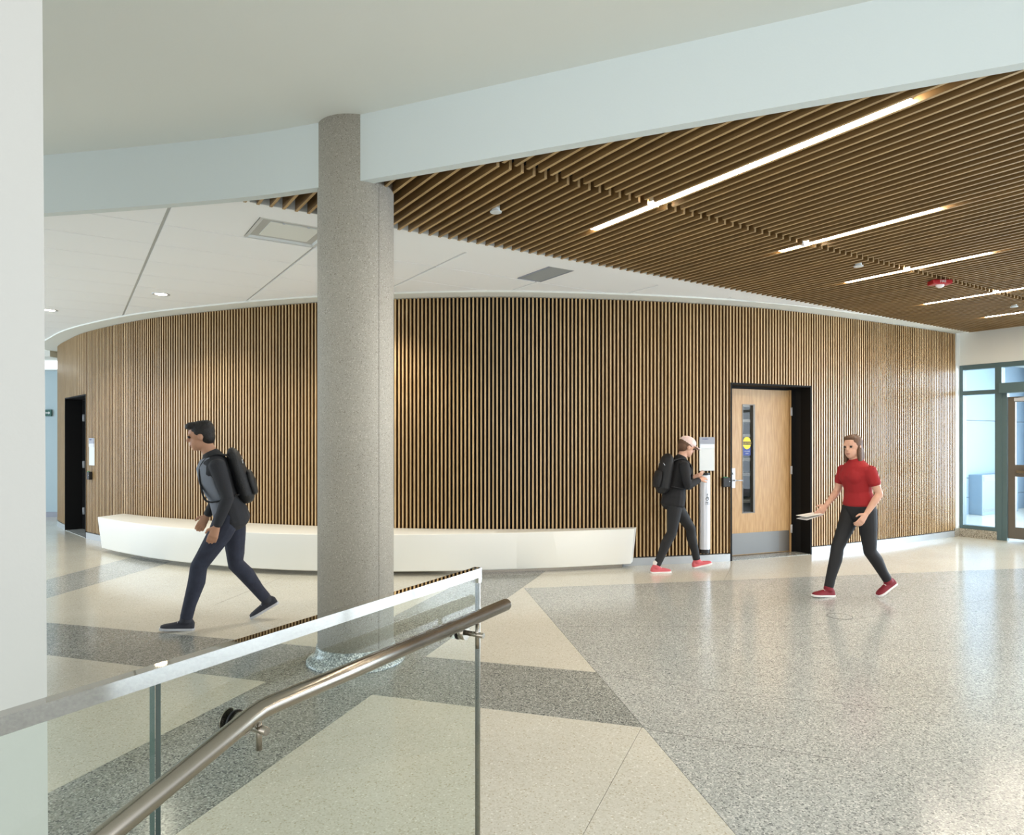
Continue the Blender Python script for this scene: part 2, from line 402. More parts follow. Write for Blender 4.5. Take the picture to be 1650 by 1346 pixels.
# doorways
def doorway(s0, s1, name, depth=.27, flip=False):
    p0, p1 = WC.at(s0), WC.at(s1); c = (p1-p0); Wd = c.length; ang = math.atan2(c.y, c.x)
    r = root(name, None, (p0.x, p0.y, 0), ang)
    return r, Wd
dB, WdB = doorway(sB0, sB1, 'door_1'); dB['label'] = 'oak door with narrow glass panel in black recess of slat wall'
dA, WdA = doorway(sA0, sA1, 'door_2'); dA['label'] = 'black recessed doorway at the left end of the slat wall'
def surround(r, Wd, leafx0, leafx1, dep, m_leaf, zl):
    # splayed black jambs, head and the outer edge trims
    mb = MB(); e = .006
    mb.box(-.012, .012, -e, dep+.05, 0, HEAD+.001); mb.build('jamb', M_jamb, r)
    mb = MB(); mb.box(Wd-.012, Wd+.012, -e, dep+.05, 0, HEAD+.001); mb.build('jamb', M_jamb, r)
    MB().box(.012, Wd-.012, -e, dep+.05, HEAD-.02, HEAD+.001).build('head_lining', M_jamb, r)
    mb = MB(); mb.box(.012, leafx0, dep-.02, dep+.05, 0, HEAD-.02); mb.box(leafx1, Wd-.012, dep-.02, dep+.05, 0, HEAD-.02)
    mb.box(leafx0, leafx1, dep-.02, dep+.05, zl, HEAD-.02); mb.build('frame', M_jamb, r)
surround(dB, WdB, .13, 1.245, .27, M_door, 2.215)
LX0, LX1, LD_ = .135, 1.24, .262
leafY0, leafY1 = LD_, LD_+.045
# leaf with a cut-out: window between gx0..gx1, z gz0..gz1
gx0, gx1, gz0, gz1 = .405, .62, .56, 2.005
mb = MB()
mb.box(LX0, gx0, leafY0, leafY1, .012, 2.205); mb.box(gx1, LX1-.03, leafY0, leafY1, .012, 2.205)
mb.box(gx0, gx1, leafY0, leafY1, .012, gz0); mb.box(gx0, gx1, leafY0, leafY1, gz1, 2.205)
leaf = mb.build('door_leaf', M_door, dB); leaf['label'] = 'flush oak veneer leaf'
MB().box(LX1-.026, LX1+.004, leafY0-.012, leafY1, 0, 2.212).build('door_edge', M_door, dB)
mb = MB().box(gx0, gx0+.012, leafY0-.006, leafY1+.006, gz0, gz1); mb.box(gx1-.03, gx1, leafY0-.004, leafY1+.006, gz0, gz1)
mb.box(gx0, gx1, leafY0-.004, leafY1+.006, gz0, gz0+.012); mb.box(gx0, gx1, leafY0-.004, leafY1+.006, gz1-.012, gz1)
mb.build('glazing_bead', M_bronze, leaf)
MB().box(gx0+.012, gx1-.03, leafY0+.018, leafY0+.024, gz0+.012, gz1-.012).build('glass_pane', M_wglass, leaf)
mb = MB().box(LX0, 1.035, leafY0-.004, leafY0, .02, .30); kp = mb.build('kick_plate', mat('kick_steel', rgb(118, 117, 114), .45, .7), leaf); kp['label'] = 'brushed steel kick plate'
MB().box(1.035, LX1-.03, leafY0-.004, leafY0, .02, .30).build('kick_plate', M_bronze, leaf)
for z in (.32, 1.12, 1.92):
    h = MB().box(LX1-.012, LX1+.016, leafY0-.018, leafY0-.004, z-.055, z+.055); h.cyl((LX1+.004, leafY0-.02, z-.055), (LX1+.004, leafY0-.02, z+.055), .008, seg=12)
    h.build('hinge', M_silver, dB)
hp = MB().box(.225, .285, leafY0-.01, leafY0, .90, 1.16).build('lock_plate', M_silver, leaf, bevel=.003)
hb = MB(); hb.cyl((.255, leafY0-.055, 1.0), (.255, leafY0, 1.0), .011); hb.cyl((.255, leafY0-.05, 1.0), (.375, leafY0-.05, 1.0), .008); hb.build('lever', M_silver, hp)
hb = MB(); hb.cyl((.255, leafY0-.022, 1.09), (.255, leafY0, 1.09), .016); hb.build('lock_cylinder', M_silver, hp)
MB().prism([(0, -.0), (WdB, 0), (WdB-.01, .27), (.01, .27)], 0, .006).build('threshold', M_dark, dB)
# left doorway: dark leaf deep in the recess
surround(dA, WdA, .1, WdA-.1, .27, M_jamb, 2.215)
lf = MB().box(.104, WdA-.104, .262, .307, .012, 2.205).build('door_leaf', M_jamb, dA)
for z in (.32, 1.12, 1.92):
    h = MB().box(.086, .11, .244, .262, z-.06, z+.06); h.cyl((.1, .242, z-.06), (.1, .242, z+.06), .009, seg=12); h.build('hinge', M_silver, dA)
hp = MB().box(WdA-.22, WdA-.16, .25, .262, .9, 1.16).build('lock_plate', M_silver, lf)
MB().prism([(0, 0), (WdA, 0), (WdA-.01, .27), (.01, .27)], 0, .006).build('threshold', M_mid, dA)

# caution sticker on the door glass
def inB(x, y, z):
    p0 = WC.at(sB0); p1 = WC.at(sB1); c = (p1-p0).normalized(); nn = Vector((-c.y, c.x))
    q = p0+c*x+nn*y; return Vector((q.x, q.y, z))
angB = math.atan2((WC.at(sB1)-WC.at(sB0)).y, (WC.at(sB1)-WC.at(sB0)).x)
st = thing('caution_sticker', 'yellow and blue caution sticker on the narrow glass of the oak door', 'sticker', inB(.50, leafY0+.0175, 1.44), angB)
M_yel = mat('sticker_yellow', rgb(246, 214, 28), .5); M_blu = mat('sticker_blue', rgb(34, 58, 140), .5); M_blk = mat('ink_black', rgb(20, 20, 20), .5)
MB().box(-.062, .062, -.0015, 0, -.115, 0).build('blue_panel', M_blu, st)
mb = MB(); mb.rings([[(.068*math.cos(2*PI*i/40), y, .05+.083*math.sin(2*PI*i/40)) for i in range(40)] for y in (-.003, -.0015)], 0, True, False); mb.build('yellow_disc', M_yel, st)
MB().box(-.07, .07, -.0045, -.003, .028, .07).build('black_band', M_blk, st)
text('lettering', 'CAUTION', .030, M_yel, st, (0, -.0052, .049), (PI/2, 0, 0))
text('lettering', 'STOP LOOK', .017, M_white, st, (0, -.0022, -.062), (PI/2, 0, 0))
text('lettering', 'LISTEN', .017, M_white, st, (0, -.0022, -.09), (PI/2, 0, 0))

# storeroom seen through the door glass
so = inB(.6, .6, 0)
sr = root('wall_storeroom', 'plain storeroom walls behind the oak door', so, angB)
mb = MB(); mb.box(-1.2, 1.6, 1.5, 1.6, 0, 3.2); mb.box(-1.3, -1.2, -.2, 1.6, 0, 3.2); mb.box(1.6, 1.7, -.2, 1.6, 0, 3.2); mb.box(-1.3, 1.7, -.2, 1.6, 2.9, 3.0)
mb.build('panel', mat('store_wall', rgb(104, 106, 100), .8), sr)
rk = thing('storage_rack', 'white storage rack with six shelves behind the door glass', 'shelving', inB(.6, 1.15, 0), angB)
for z in (.12, .62, 1.02, 1.24, 1.60, 1.82, 2.05):
    MB().box(-1.0, 1.2, -.02, .42, z-.02, z+.02).build('shelf', M_white, rk, bevel=.004)
for x in (-1.0, .1, 1.17):
    for y in (-.01, .39): MB().box(x, x+.03, y, y+.03, 0, 2.2).build('upright', M_white, rk)
M_bin = mat('grey_bin', rgb(146, 148, 140), .6); M_bin2 = mat('dark_bin', rgb(74, 76, 74), .6)
k = 0
for z, xs, nm_ in ((2.07, (-.15,), 'top'), (1.84, (.22,), 'second'), (1.62, (-.2,), 'third'), (1.26, (.15,), 'fourth'), (1.04, (-.1,), 'fifth'), (.64, (.1,), 'sixth')):
    for x in xs:
        hgt = .14 if z != .64 else .3
        ti = thing('storage_bin', 'plastic tub on the %s shelf seen through the door glass' % nm_, 'tub', inB(.6+x, 1.2, z), angB, 'grey tubs on the storeroom rack')
        m_ = M_bin if k % 3 else M_bin2; k += 1
        MB().rings([[(-.17, 0, 0), (.17, 0, 0), (.17, .3, 0), (-.17, .3, 0)], [(-.2, -.02, hgt), (.2, -.02, hgt), (.2, .32, hgt), (-.2, .32, hgt)]], 0, True, False).build('body', m_, ti, bevel=.02)
        MB().box(-.21, .21, -.03, .33, hgt, hgt+.015).build('rim', M_white, ti, bevel=.004)
l = bpy.data.lights.new('store_lamp', 'POINT'); l.energy = 45; l.color = (1, .95, .85); l.shadow_soft_size = .3
lo = bpy.data.objects.new('store_lamp', l); COL.objects.link(lo); lo.location = inB(.5, .75, 2.6)

# wall fittings beside the doorways
def on_wall(s, z, off=0):
    p = WC.at(s)+nrm(s)*(-off); t = WC.tan(s); return Vector((p.x, p.y, z)), math.atan2(t.y, t.x)
def room_sign(s, lab, lab_txt):
    p, a = on_wall(s, 1.145); t = thing('room_sign', lab, 'sign', p, a)
    MB().box(-.105, .105, -.012, 0, 0, .42).build('panel', M_white, t, bevel=.002)
    MB().box(-.105, .105, -.016, -.012, .335, .42).build('header', M_greyp, t)
    MB().box(-.1, .1, -.017, -.012, .285, .33).build('insert_slot', M_silver, t)
    text('lettering', lab_txt, .022, M_blu, t, (-.03, -.017, .395), (PI/2, 0, 0))
    return t
def reader(s, z, lab):
    p, a = on_wall(s, z); t = thing('card_reader', lab, 'card reader', p, a)
    MB().box(-.052, .052, -.05, 0, -.06, .06).build('body', M_rubber, t, bevel=.008)
    MB().box(-.04, .015, -.046, -.02, .06, .066).build('status_light', M_green, t)
    MB().box(.035, .042, -.053, -.05, .005, .013).build('led', M_white, t)
sS = WC.near((2.42, 8.62))
room_sign(sS, 'white room sign with grey header left of the oak door', 'STUDIO')
reader(WC.near((2.68, 8.67)), 1.0, 'black card reader with green light beside the oak door')
room_sign(WC.near((-6.46, 10.6)), 'white room sign beside the black doorway at far left', 'STUDIO')
reader(WC.near((-6.5, 10.63)), .985, 'black card reader below the far left room sign')
p, a = on_wall(WC.near((2.40, 8.61)), 0)
ac = thing('door_actuator', 'tall silver door opener column with wheelchair symbol under the room sign', 'door opener', p, a)
mb = MB(); prof = [(.07*math.cos(PI+PI*i/14), .001+.065*math.sin(PI+PI*i/14)) for i in range(15)]
mb.prism(prof, .17, 1.09); mb.build('column', M_silver, ac)
for z0, z1 in ((.12, .17), (1.09, 1.12)): MB().prism([(x*.94, y*.94) for x, y in prof], z0, z1).build('end_cap', M_rubber, ac)
g = MB()
g.rings([[(r*math.cos(2*PI*i/24), y, .80+r*math.sin(2*PI*i/24)) for i in range(24)] for r, y in ((.017, -.0635), (.017, -.0665), (.022, -.0665), (.022, -.0635))], 0, False)
g.box(-.004, .002, -.067, -.0635, .80, .845); g.box(-.002, .016, -.067, -.0635, .815, .82); g.sphere((0, -.066, .856), .007)
g.box(.014, .019, -.067, -.0635, .79, .818); g.build('wheelchair_symbol', M_rubber, ac)
text('lettering', 'PUSH', .022, M_rubber, ac, (0, -.0665, .755), (PI/2, 0, 0)); text('lettering', 'TO OPEN', .015, M_rubber, ac, (0, -.0665, .735), (PI/2, 0, 0))

# ------------------------------------------------------------------ upper ceiling and curved fascia
FP = [Vector(p) for p in ((-9.5, 5.6), (-6.5, 5.52), (-5.0, 5.42), (-3.59, 5.24), (-2.03, 4.93), (-1.34, 4.72), (-.77, 4.50), (.81, 3.83), (2.37, 3.16), (4.2, 2.35), (7.0, 1.05), (11, -.9))]
FCv = Curve([Vector((p.x, p.y)) for p in catmull(FP, 10)])
ZF, ZT = 3.215, 3.65
def fn(s):
    t = FCv.tan(s); return Vector((-t.y, t.x))
mb = MB(); rg = []
K = 120
for i in range(K+1):
    s = FCv.L*i/K; p = FCv.at(s); nn = fn(s); a = p-nn*.07; b = p+nn*.0
    rg.append([(a.x, a.y, ZF), (b.x, b.y, ZF), (b.x, b.y, ZT+.1), (a.x, a.y, ZT+.1)])
mb.rings(rg, 0, True, False)
fo = mb.build('trim_2', M_fascia); tag(fo, 'white curved bulkhead face dropping from the upper ceiling', kind='structure')
poly = [FCv.at(FCv.L*i/60) for i in range(61)]+[Vector((11, -3)), Vector((-9.5, -3))]
tag(MB().prism(poly, ZT, ZT+.15).build('ceiling', M_ceil), 'smooth off-white drywall ceiling over the near hall', kind='structure')

# ------------------------------------------------------------------ tile ceiling
ZTI = 3.25
tc_ = root('ceiling.001', 'white lay-in tile ceiling with wide and thin joints before the curved wall', W(0, 0, 0), TH)
SV0, BV = 5.53, 5.2
def curve_cut(poly):
    """clip a uv polygon to the far side of the fascia, nearest segment only"""
    c = sum(poly, Vector((0, 0)))/len(poly); cw = W(c.x, c.y)
    s = FCv.near((cw.x, cw.y)); p = FCv.at(s); t = FCv.tan(s)
    if (Vector((cw.x, cw.y))-p).length > 1.6:
        return poly if (Vector((cw.x, cw.y))-p).dot(Vector((-t.y, t.x))) > 0 else []
    a = Vector(UV(*(p-t*1))); b = Vector(UV(*(p+t*1)))
    off = Vector(UV(*(fn(s)*-.03)))
    return clip(poly, a+off, b+off, 1)
def behind_wall(poly):
    for q in poly:
        x = W(q.x, q.y); s = WC.near((x.x, x.y)); p = WC.at(s)
        if (Vector((x.x, x.y))-p).dot(nrm(s)) < .05: return False
    return True
DIF = (1.255, 1.855); GRI = (4.02, 4.32)
tile_poly = []
for ku in range(-8, 10):
    u0 = .635+1.22*(ku-1); u1 = u0+1.22
    if u1 > 12.0: continue
    v = SV0
    for kv in range(14):
        v0 = SV0+.648*kv; v1 = v0+.648
        q = [Vector((u0+.013, v0+.006)), Vector((u1-.013, v0+.006)), Vector((u1-.013, v1-.006)), Vector((u0+.013, v1-.006))]
        if kv == 0 and abs(u0-.635) < .01: q[1].x = q[2].x = DIF[0]-.004           # diffuser takes half of this bay
        if kv == 0 and abs(u0-3.075) < .03: q[1].x = q[2].x = GRI[0]-.004
        q2 = curve_cut(q)
        if len(q2) < 3 or behind_wall(q2): continue
        MB().prism(q2, ZTI, ZTI+.02).build('ceiling_tile', M_tile, tc_)
grid = [Vector(p) for p in ((-9.2, 5.6), (-9.2, 14))]
gp = [Vector(UV(*FCv.at(FCv.L*i/80))) for i in range(81)]
# backing seen in the joints
cut = [g for g in gp if g.y > BV]
ux = next(a.x+(b.x-a.x)*(a.y-BV)/(a.y-b.y) for a, b in zip(gp, gp[1:]) if a.y >= BV > b.y)
bk = cut[:] + [Vector((ux, BV)), Vector((12.0, BV)), Vector((12.0, 6.2)), Vector((4, 16)), Vector((-2, 20)), Vector((cut[0].x, 20))]
MB().prism(bk, ZTI+.012, ZTI+.05).build('grid_backing', M_grid, tc_)
for ua, ub in ((.4, .7), (.7, 1.0), (1.0, 1.3), (1.3, 2.4)):
    mrg = curve_cut([Vector((ua, BV)), Vector((ub, BV)), Vector((ub, SV0-.006)), Vector((ua, SV0-.006))])
    if len(mrg) > 2: MB().prism(mrg, ZTI-.012, ZTI+.03).build('edge_margin', M_tile, tc_)
MB().box(2.4, 12.0, BV, SV0-.006, ZTI-.012, ZTI+.03).build('edge_margin', M_tile, tc_)
MB().box(1.1, 12.0, BV-.012, BV, ZTI-.02, ZTI+.12).build('edge_trim', M_white, tc_)
# plaque diffuser and return grille
df = thing('ceiling_diffuser', 'square white air diffuser with drop plaque in tile ceiling left of column', 'air diffuser', W(1.555, SV0+.32, ZTI), TH)
mb = MB(); S_ = .298
for a_, b_, z0, z1 in ((.30, .275, -.004, -.004), (.275, .215, -.004, .07)):
    mb.rings([[(-a_, -a_, z0), (a_, -a_, z0), (a_, a_, z0), (-a_, a_, z0)], [(-b_, -b_, z1), (b_, -b_, z1), (b_, b_, z1), (-b_, b_, z1)]], 0, False, False)
mb.build('frame', M_white, df)
MB().box(-.215, .215, -.215, .215, .07, .08).build('throat', M_black, df)
MB().box(-.20, .20, -.20, .20, .004, .014).build('plaque', M_ceil, df, bevel=.003)
for x in (-.1, .1): MB().box(x-.008, x+.008, -.21, -.2, -.0, .07).build('bracket', M_silver, df)
gr = thing('return_grille', 'grey louvred return air grille in the tile ceiling above the bench', 'air grille', W((GRI[0]+GRI[1])/2, SV0+.30, ZTI), TH)
MB().box(-.15, .15, -.3, .3, .004, .012).build('backing', mat('grille_dark', rgb(110, 114, 114), .7), gr)
mb = MB(); mb.box(-.15, .15, -.3, -.285, -.008, .004); mb.box(-.15, .15, .285, .3, -.008, .004); mb.box(-.15, -.137, -.3, .3, -.008, .004); mb.box(.137, .15, -.3, .3, -.008, .004); mb.build('frame', M_greyp, gr)
for i in range(16):
    MB().box(-.137+.0172*i, -.129+.0172*i, -.285, .285, -.006, .004).build('louvre', mat('grille_paint', rgb(176, 180, 180), .6), gr)
def downlight(u, v, lab, P=60):
    t = thing('recessed_downlight', lab, 'downlight', W(u, v, ZTI), TH)
    MB().rings([[(r*math.cos(2*PI*i/36), r*math.sin(2*PI*i/36), z) for i in range(36)] for r, z in ((.098, 0), (.098, -.005), (.088, -.007), (.064, -.002))], 0, False).build('trim_ring', M_silver, t)
    MB().lathe([(.064, -.004), (.064, .004)], seg=32).build('lens', M_dlamp, t)
    l = bpy.data.lights.new('downlight_lamp', 'SPOT'); l.energy = P; l.color = (1, .90, .74); l.spot_size = 2.4; l.spot_blend = .8; l.shadow_soft_size = .09
    o = bpy.data.objects.new('downlight_lamp', l); COL.objects.link(o); o.location = (0, 0, -.12); o.parent = t
downlight(.92, 9.08, 'recessed round downlight in ceiling tiles nearest the column', 110)
downlight(-.21, 10.98, 'recessed round downlight in ceiling tiles at far left edge', 60)
downlight(2.70, 7.3, 'added round downlight hidden above the bench behind the column', 120)  # extra lamp added out of sight to light wall and bench

# ------------------------------------------------------------------ slatted wood ceiling
ZS, HS, TS, PS = 3.222, .095, .021, .0915
cw_ = root('ceiling.002', 'oak slat ceiling panels hung under a black void', W(0, 0, 0), TH)
def fasv(u):
    for a, b in zip(gp, gp[1:]):
        if a.x <= u <= b.x: return a.y+(b.y-a.y)*(u-a.x)/(b.x-a.x)
    return gp[-1].y
vp = [Vector((1.08, BV+.02))]+[Vector((u/10, max(fasv(u/10)+.005, -2))) for u in range(11, 120, 2)]+[Vector((12.05, -2)), Vector((12.05, BV+.02))]
MB().prism(vp, 3.50, 3.62).build('plenum', M_black, cw_)
MB().box(1.1, 12, BV+.0, BV+.02, 3.28, 3.5).build('plenum_side', M_black, cw_)
SEAM = 3.63
mb = MB(); rg = []
sq0 = FCv.near(tuple(W(1.02, 5.22).xy))
for i in range(61):
    s = sq0+(FCv.L-sq0)*i/60; p = FCv.at(s); nn = fn(s); a = UV(*(p+nn*.004)); b = UV(*(p+nn*.01))
    rg.append([(a[0], a[1], ZS+.02), (b[0], b[1], ZS+.02), (b[0], b[1], 3.5), (a[0], a[1], 3.5)])
mb.rings(rg, 0, True, False); mb.build('plenum_side', M_black, cw_)
u0 = 3.58+.5*PS
i = -40; cs = 0; shared = {}
while True:
    u = u0+i*PS; i += 1
    if u > 11.95: break
    if u < .93: continue
    vf = max(fasv(u)+.01, -1.6)
    for a, b in ((vf, SEAM-.03), (SEAM+.03, BV-.004)):
        a = max(a, vf)
        if b-a < .02: continue
        key = (round(a, 3), round(b, 3))
        if key not in shared:
            bx_ = MB().box(-TS/2, TS/2, a, b, ZS, ZS+HS); bx_.m = [0, 1, 0, 1, 0, 1]  # slat sides carry the gap shade as a darker colour
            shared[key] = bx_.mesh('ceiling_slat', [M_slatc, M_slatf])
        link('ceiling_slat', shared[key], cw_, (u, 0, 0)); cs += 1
for v in (SEAM, 1.9, 4.7, .3):
    us = next(g.x for g in gp if g.y < v)+.12
    MB().box(us, 11.95, v-.012, v+.012, ZS+HS, ZS+HS+.03).build('carrier_rail', M_black, cw_)
names = ['long linear light nearest the bulkhead in the oak slat ceiling', 'second linear light from the bulkhead in slat ceiling', 'middle linear light of the five in the slat ceiling',
         'fourth linear light from the bulkhead crossing the ceiling seam', 'farthest linear light near the entrance wall in slat ceiling']
for k_, (uu, va, vb) in enumerate(((3.58, 1.84, 4.34), (5.43, 2.58, 3.92), (7.08, 2.93, 4.30), (8.95, 2.5, 4.44), (10.6, 2.5, 4.45))):
    uu = 3.58+PS*round((uu-3.58)/PS)
    t = thing('linear_light', names[k_], 'ceiling light', W(uu, (va+vb)/2, ZS), TH, 'linear lights in the slat ceiling')
    Ln = (vb-va)/2
    MB().box(-.034, .034, -Ln, Ln, .02, .09).build('housing', M_white, t)
    MB().box(-.0335, .0335, -Ln, Ln, .003, .02).build('diffuser', M_lamp, t)
for uu, wh in ((5.43, 'opposite the second'), (7.08, 'opposite the middle'), (8.95, 'opposite the fourth'), (10.6, 'opposite the farthest')):          # extra row added out of frame to brighten the hall
    uu = 3.58+PS*round((uu-3.58)/PS)
    t = thing('linear_light', 'added unseen linear light %s long light' % wh, 'ceiling light', W(uu, -.35, ZS), TH, 'added unseen linear lights')
    MB().box(-.034, .034, -1.2, 1.2, .02, .09).build('housing', M_white, t); MB().box(-.0335, .0335, -1.2, 1.2, .003, .02).build('diffuser', M_lamp, t)
# small fittings in the slat ceiling
for (u, v, lab) in ((2.66, 4.35, 'white round sprinkler cover in slat ceiling beside the column'), (6.43, 3.79, 'white round sprinkler cover in slat ceiling left of the red strobe'), (9.99, 3.86, 'white round sprinkler cover in slat ceiling near the entrance wall')):
    t = thing('sprinkler_cover', lab, 'sprinkler', W(u, v, ZS), TH)
    MB().lathe([(.042, -.022), (.044, -.018), (.044, -.014)], seg=28).build('cover_plate', M_white, t)
    MB().lathe([(.03, -.014), (.03, .05)], seg=20).build('cup', M_white, t)
t = thing('sprinkler', 'small chrome sprinkler head at the ceiling seam by the second light', 'sprinkler', W(5.32, SEAM, ZS), TH)
MB().cyl((0, 0, -.02), (0, 0, .06), .008, seg=10).build('stem', M_silver, t); MB().lathe([(.022, -.026), (.022, -.022)], seg=16).build('deflector', M_silver, t)
t = thing('fire_strobe', 'red fire alarm strobe with clear dome under the slat ceiling', 'fire alarm', W(7.78, 3.69, ZS), TH-.6)
MB().box(-.1, .1, -.06, .06, -.05, -.002).build('housing', M_red, t, bevel=.01)
MB().sphere((0, 0, -.05), .045, 20, 0, (1, .8, .75)).build('dome', mat('strobe_lens', rgb(225, 222, 224), .1, coat=1), t)
text('lettering', 'FIRE', .036, M_white, t, (0, -.061, -.026), (PI/2, 0, 0))

# ------------------------------------------------------------------ concrete column
cx, cy, cr_ = -1.078, 4.76, .257
col = thing('concrete_column', 'round speckled concrete column standing before the curved bench', 'column', (cx, cy, 0))
mb = MB(); mb.lathe([(cr_, .11), (cr_, 1.9), (cr_, ZT+.05)], seg=96); mb.build('shaft', M_col, col)
prof = [(cr_+.075, 0), (cr_+.078, .008), (cr_+.07, .022)]+[(cr_+.066-.058*math.sin(a), .03+.085*(1-math.cos(a))) for a in [PI/2*i/8 for i in range(1, 9)]]+[(cr_+.002, .118), (cr_-.02, .118)]
mb = MB(); mb.lathe(prof, seg=96); cb = mb.build('cove_base', M_cove, col); cb['label'] = 'glossy pale flared terrazzo base'
sj = MB(); aa = -.42
sj.box(-.0015, .0015, -cr_-.0012, -cr_+.01, .12, 3.2); o = sj.build('joint_line', mat('column_joint', rgb(120, 114, 104), .8), col); o.rotation_euler = (0, 0, math.radians(48))  # thin darker seam down the shaft

# ------------------------------------------------------------------ curved bench
F = Curve([Vector((p.x, p.y)) for p in catmull([(-5.71, 9.49), (-5.0, 8.93), (-4.30, 8.47), (-3.35, 8.02), (-2.4, 7.76), (-1.31, 7.70), (-.4, 7.78), (.5, 7.955), (1.46, 8.22)], 12)])
b0, b1 = WC.near((-5.64, 9.90)), WC.near((1.50, 8.42))
bn = thing('curved_bench', 'long white curved bench against the slat wall behind the column', 'bench', (-2, 8, 0))
BT = .47; mb = MB(); kick = MB(); rg = []; rk2 = []; N = 90
for i in range(N+1):
    k = i/N; f = F.at(F.L*k); b = WC.at(b0+(b1-b0)*k)-nrm(b0+(b1-b0)*k)*.012
    t = F.tan(F.L*k); kk = .06+.0
    inset = t*(.10 if k < .5 else -.045)*max(0, 1-min(k, 1-k)/.012) if False else Vector((0, 0))
    off = Vector((-2, 8)); f -= off; b -= off
    d = (b-f)
    rg.append([(f.x, f.y, BT-.006), (f.x+d.x*.02, f.y+d.y*.02, BT), (b.x, b.y, BT), (b.x, b.y, .05), (f.x+d.x*.04, f.y+d.y*.04, .05), (f.x+d.x*.012, f.y+d.y*.012, .06)])
    rk2.append([(f.x+d.x*.38, f.y+d.y*.38, 0), (b.x, b.y, 0), (b.x, b.y, .055), (f.x+d.x*.38, f.y+d.y*.38, .055)])
t0 = F.tan(0); t1 = F.tan(F.L)
for q in range(12):         # ends lean inwards towards the floor
    k = (1-q/12)
    for idx in (3, 4, 5):
        x, y, z = rg[q][idx]; rg[q][idx] = (x+t0.x*.13*k, y+t0.y*.13*k, z)
        x, y, z = rg[-1-q][idx]; rg[-1-q][idx] = (x-t1.x*.05*k, y-t1.y*.05*k, z)
mb.rings(rg, 0, True, True); o = mb.build('seat', M_bench, bn, bevel=.008)
kick.rings(rk2[3:-2], 0, True, False); o = kick.build('kick_plate', M_steel, bn); o['label'] = 'recessed steel plinth'

# ------------------------------------------------------------------ glass guard and handrail
gd = Vector((.4776, .8786)); gn = Vector((.8786, -.4776)); g0 = Vector((-.117, 2.363))
gang = math.atan2(gd.y, gd.x)
def GL(a, off, z): q = g0+gd*a+gn*off; return Vector((q.x, q.y, z))     # a metres along the guard from its far end
gu = thing('glass_guard', 'frameless glass stair guard with polished steel cap in the foreground', 'guard rail', (g0.x, g0.y, 0), gang)
def pane(x0, x1):
    mb = MB(); mb.box(x0, x1, -.008, .008, -.05, 1.045)
    mb.m = [1, 1, 0, 1, 0, 1]; return mb.build('glass_panel', [M_glass, M_gedge], gu)
aJ = None
# joint where the pane edges show
tx = (250-825)/1110.; YJ = 1.2314/(-tx*.8786*1.0+.4776) ; aJ = -((g0-Vector((tx*YJ, YJ))).length)
pane(aJ+.006, -.004); pane(-2.6, aJ-.006)
mb = MB(); mb.box(-2.6, 0, -.0145, .0145, 1.058, 1.07); mb.box(-2.6, 0, -.0145, -.0095, 1.04, 1.058); mb.box(-2.6, 0, .0095, .0145, 1.04, 1.058)
cp = mb.build('steel_cap', M_mirror, gu); cp['label'] = 'mirror polished steel cap rail'
MB().box(-.004, .0, -.0095, .0095, .0, 1.058).build('end_profile', M_mirror, gu)
MB().box(-.02, .0015, -.0155, .0155, 1.02, 1.0715).build('end_cap', M_mirror, gu, bevel=.002)
MB().box(-2.6, 0, -.03, .03, -.05, .05).build('base_shoe', M_steel, gu)
hr = thing('handrail', 'brushed steel handrail bending downwards in front of the glass guard', 'handrail', (0, 0, 0))
a_end = (Vector((-.0213, 2.371))-g0).dot(gd); a_k = (Vector((-.5263, 1.4425))-g0).dot(gd)
pts = [GL(a_end, .08, .941), GL(a_k+.03, .08, .941), GL(a_k, .08, .9395), GL(a_k-.03, .08, .9325), GL(a_k-.95, .08, .9405-.95*.313)]
MB().tube(pts, .0205, 28).build('rail', M_steel, hr)
MB().cyl(GL(a_end-.001, .08, .941), GL(a_end+.006, .08, .941), .0205, .019, 28).build('end_cap', M_steel, hr)
for Xg, Yg, zz in ((-.599, 1.477, .9025), (-.182, 2.244, .885)):
    a = (Vector((Xg, Yg))-g0).dot(gd)
    br = MB().cyl(GL(a, -.012, zz), GL(a, -.008, zz), .026, seg=32); br.cyl(GL(a, .012, zz), GL(a, .04, zz), .024, .0235, 32)
    br.cyl(GL(a, .04, zz), GL(a, .104, zz-.002), .0085); br.cyl(GL(a, .08, zz-.045), GL(a, .08, .925), .0065, seg=16)
    bo = br.build('rail_bracket', M_steel, hr)
    MB().cyl(GL(a, .008, zz), GL(a, .0125, zz), .0255, seg=32).build('gasket', M_rubber, bo)
# pier at the left edge of the view
pier = MB(); pier.rings([[(-4.5, 1.62, -.3), (-1.085, 1.62, -.3), (-1.33, 1.95, -.3), (-4.5, 1.95, -.3)], [(-4.5, 1.62, ZT), (-1.112, 1.62, ZT), (-1.36, 1.95, ZT), (-4.5, 1.95, ZT)]], 0, True, False)
tag(pier.build('wall_left', M_pier), 'pale painted wall end filling the left edge behind the glass guard', kind='structure')

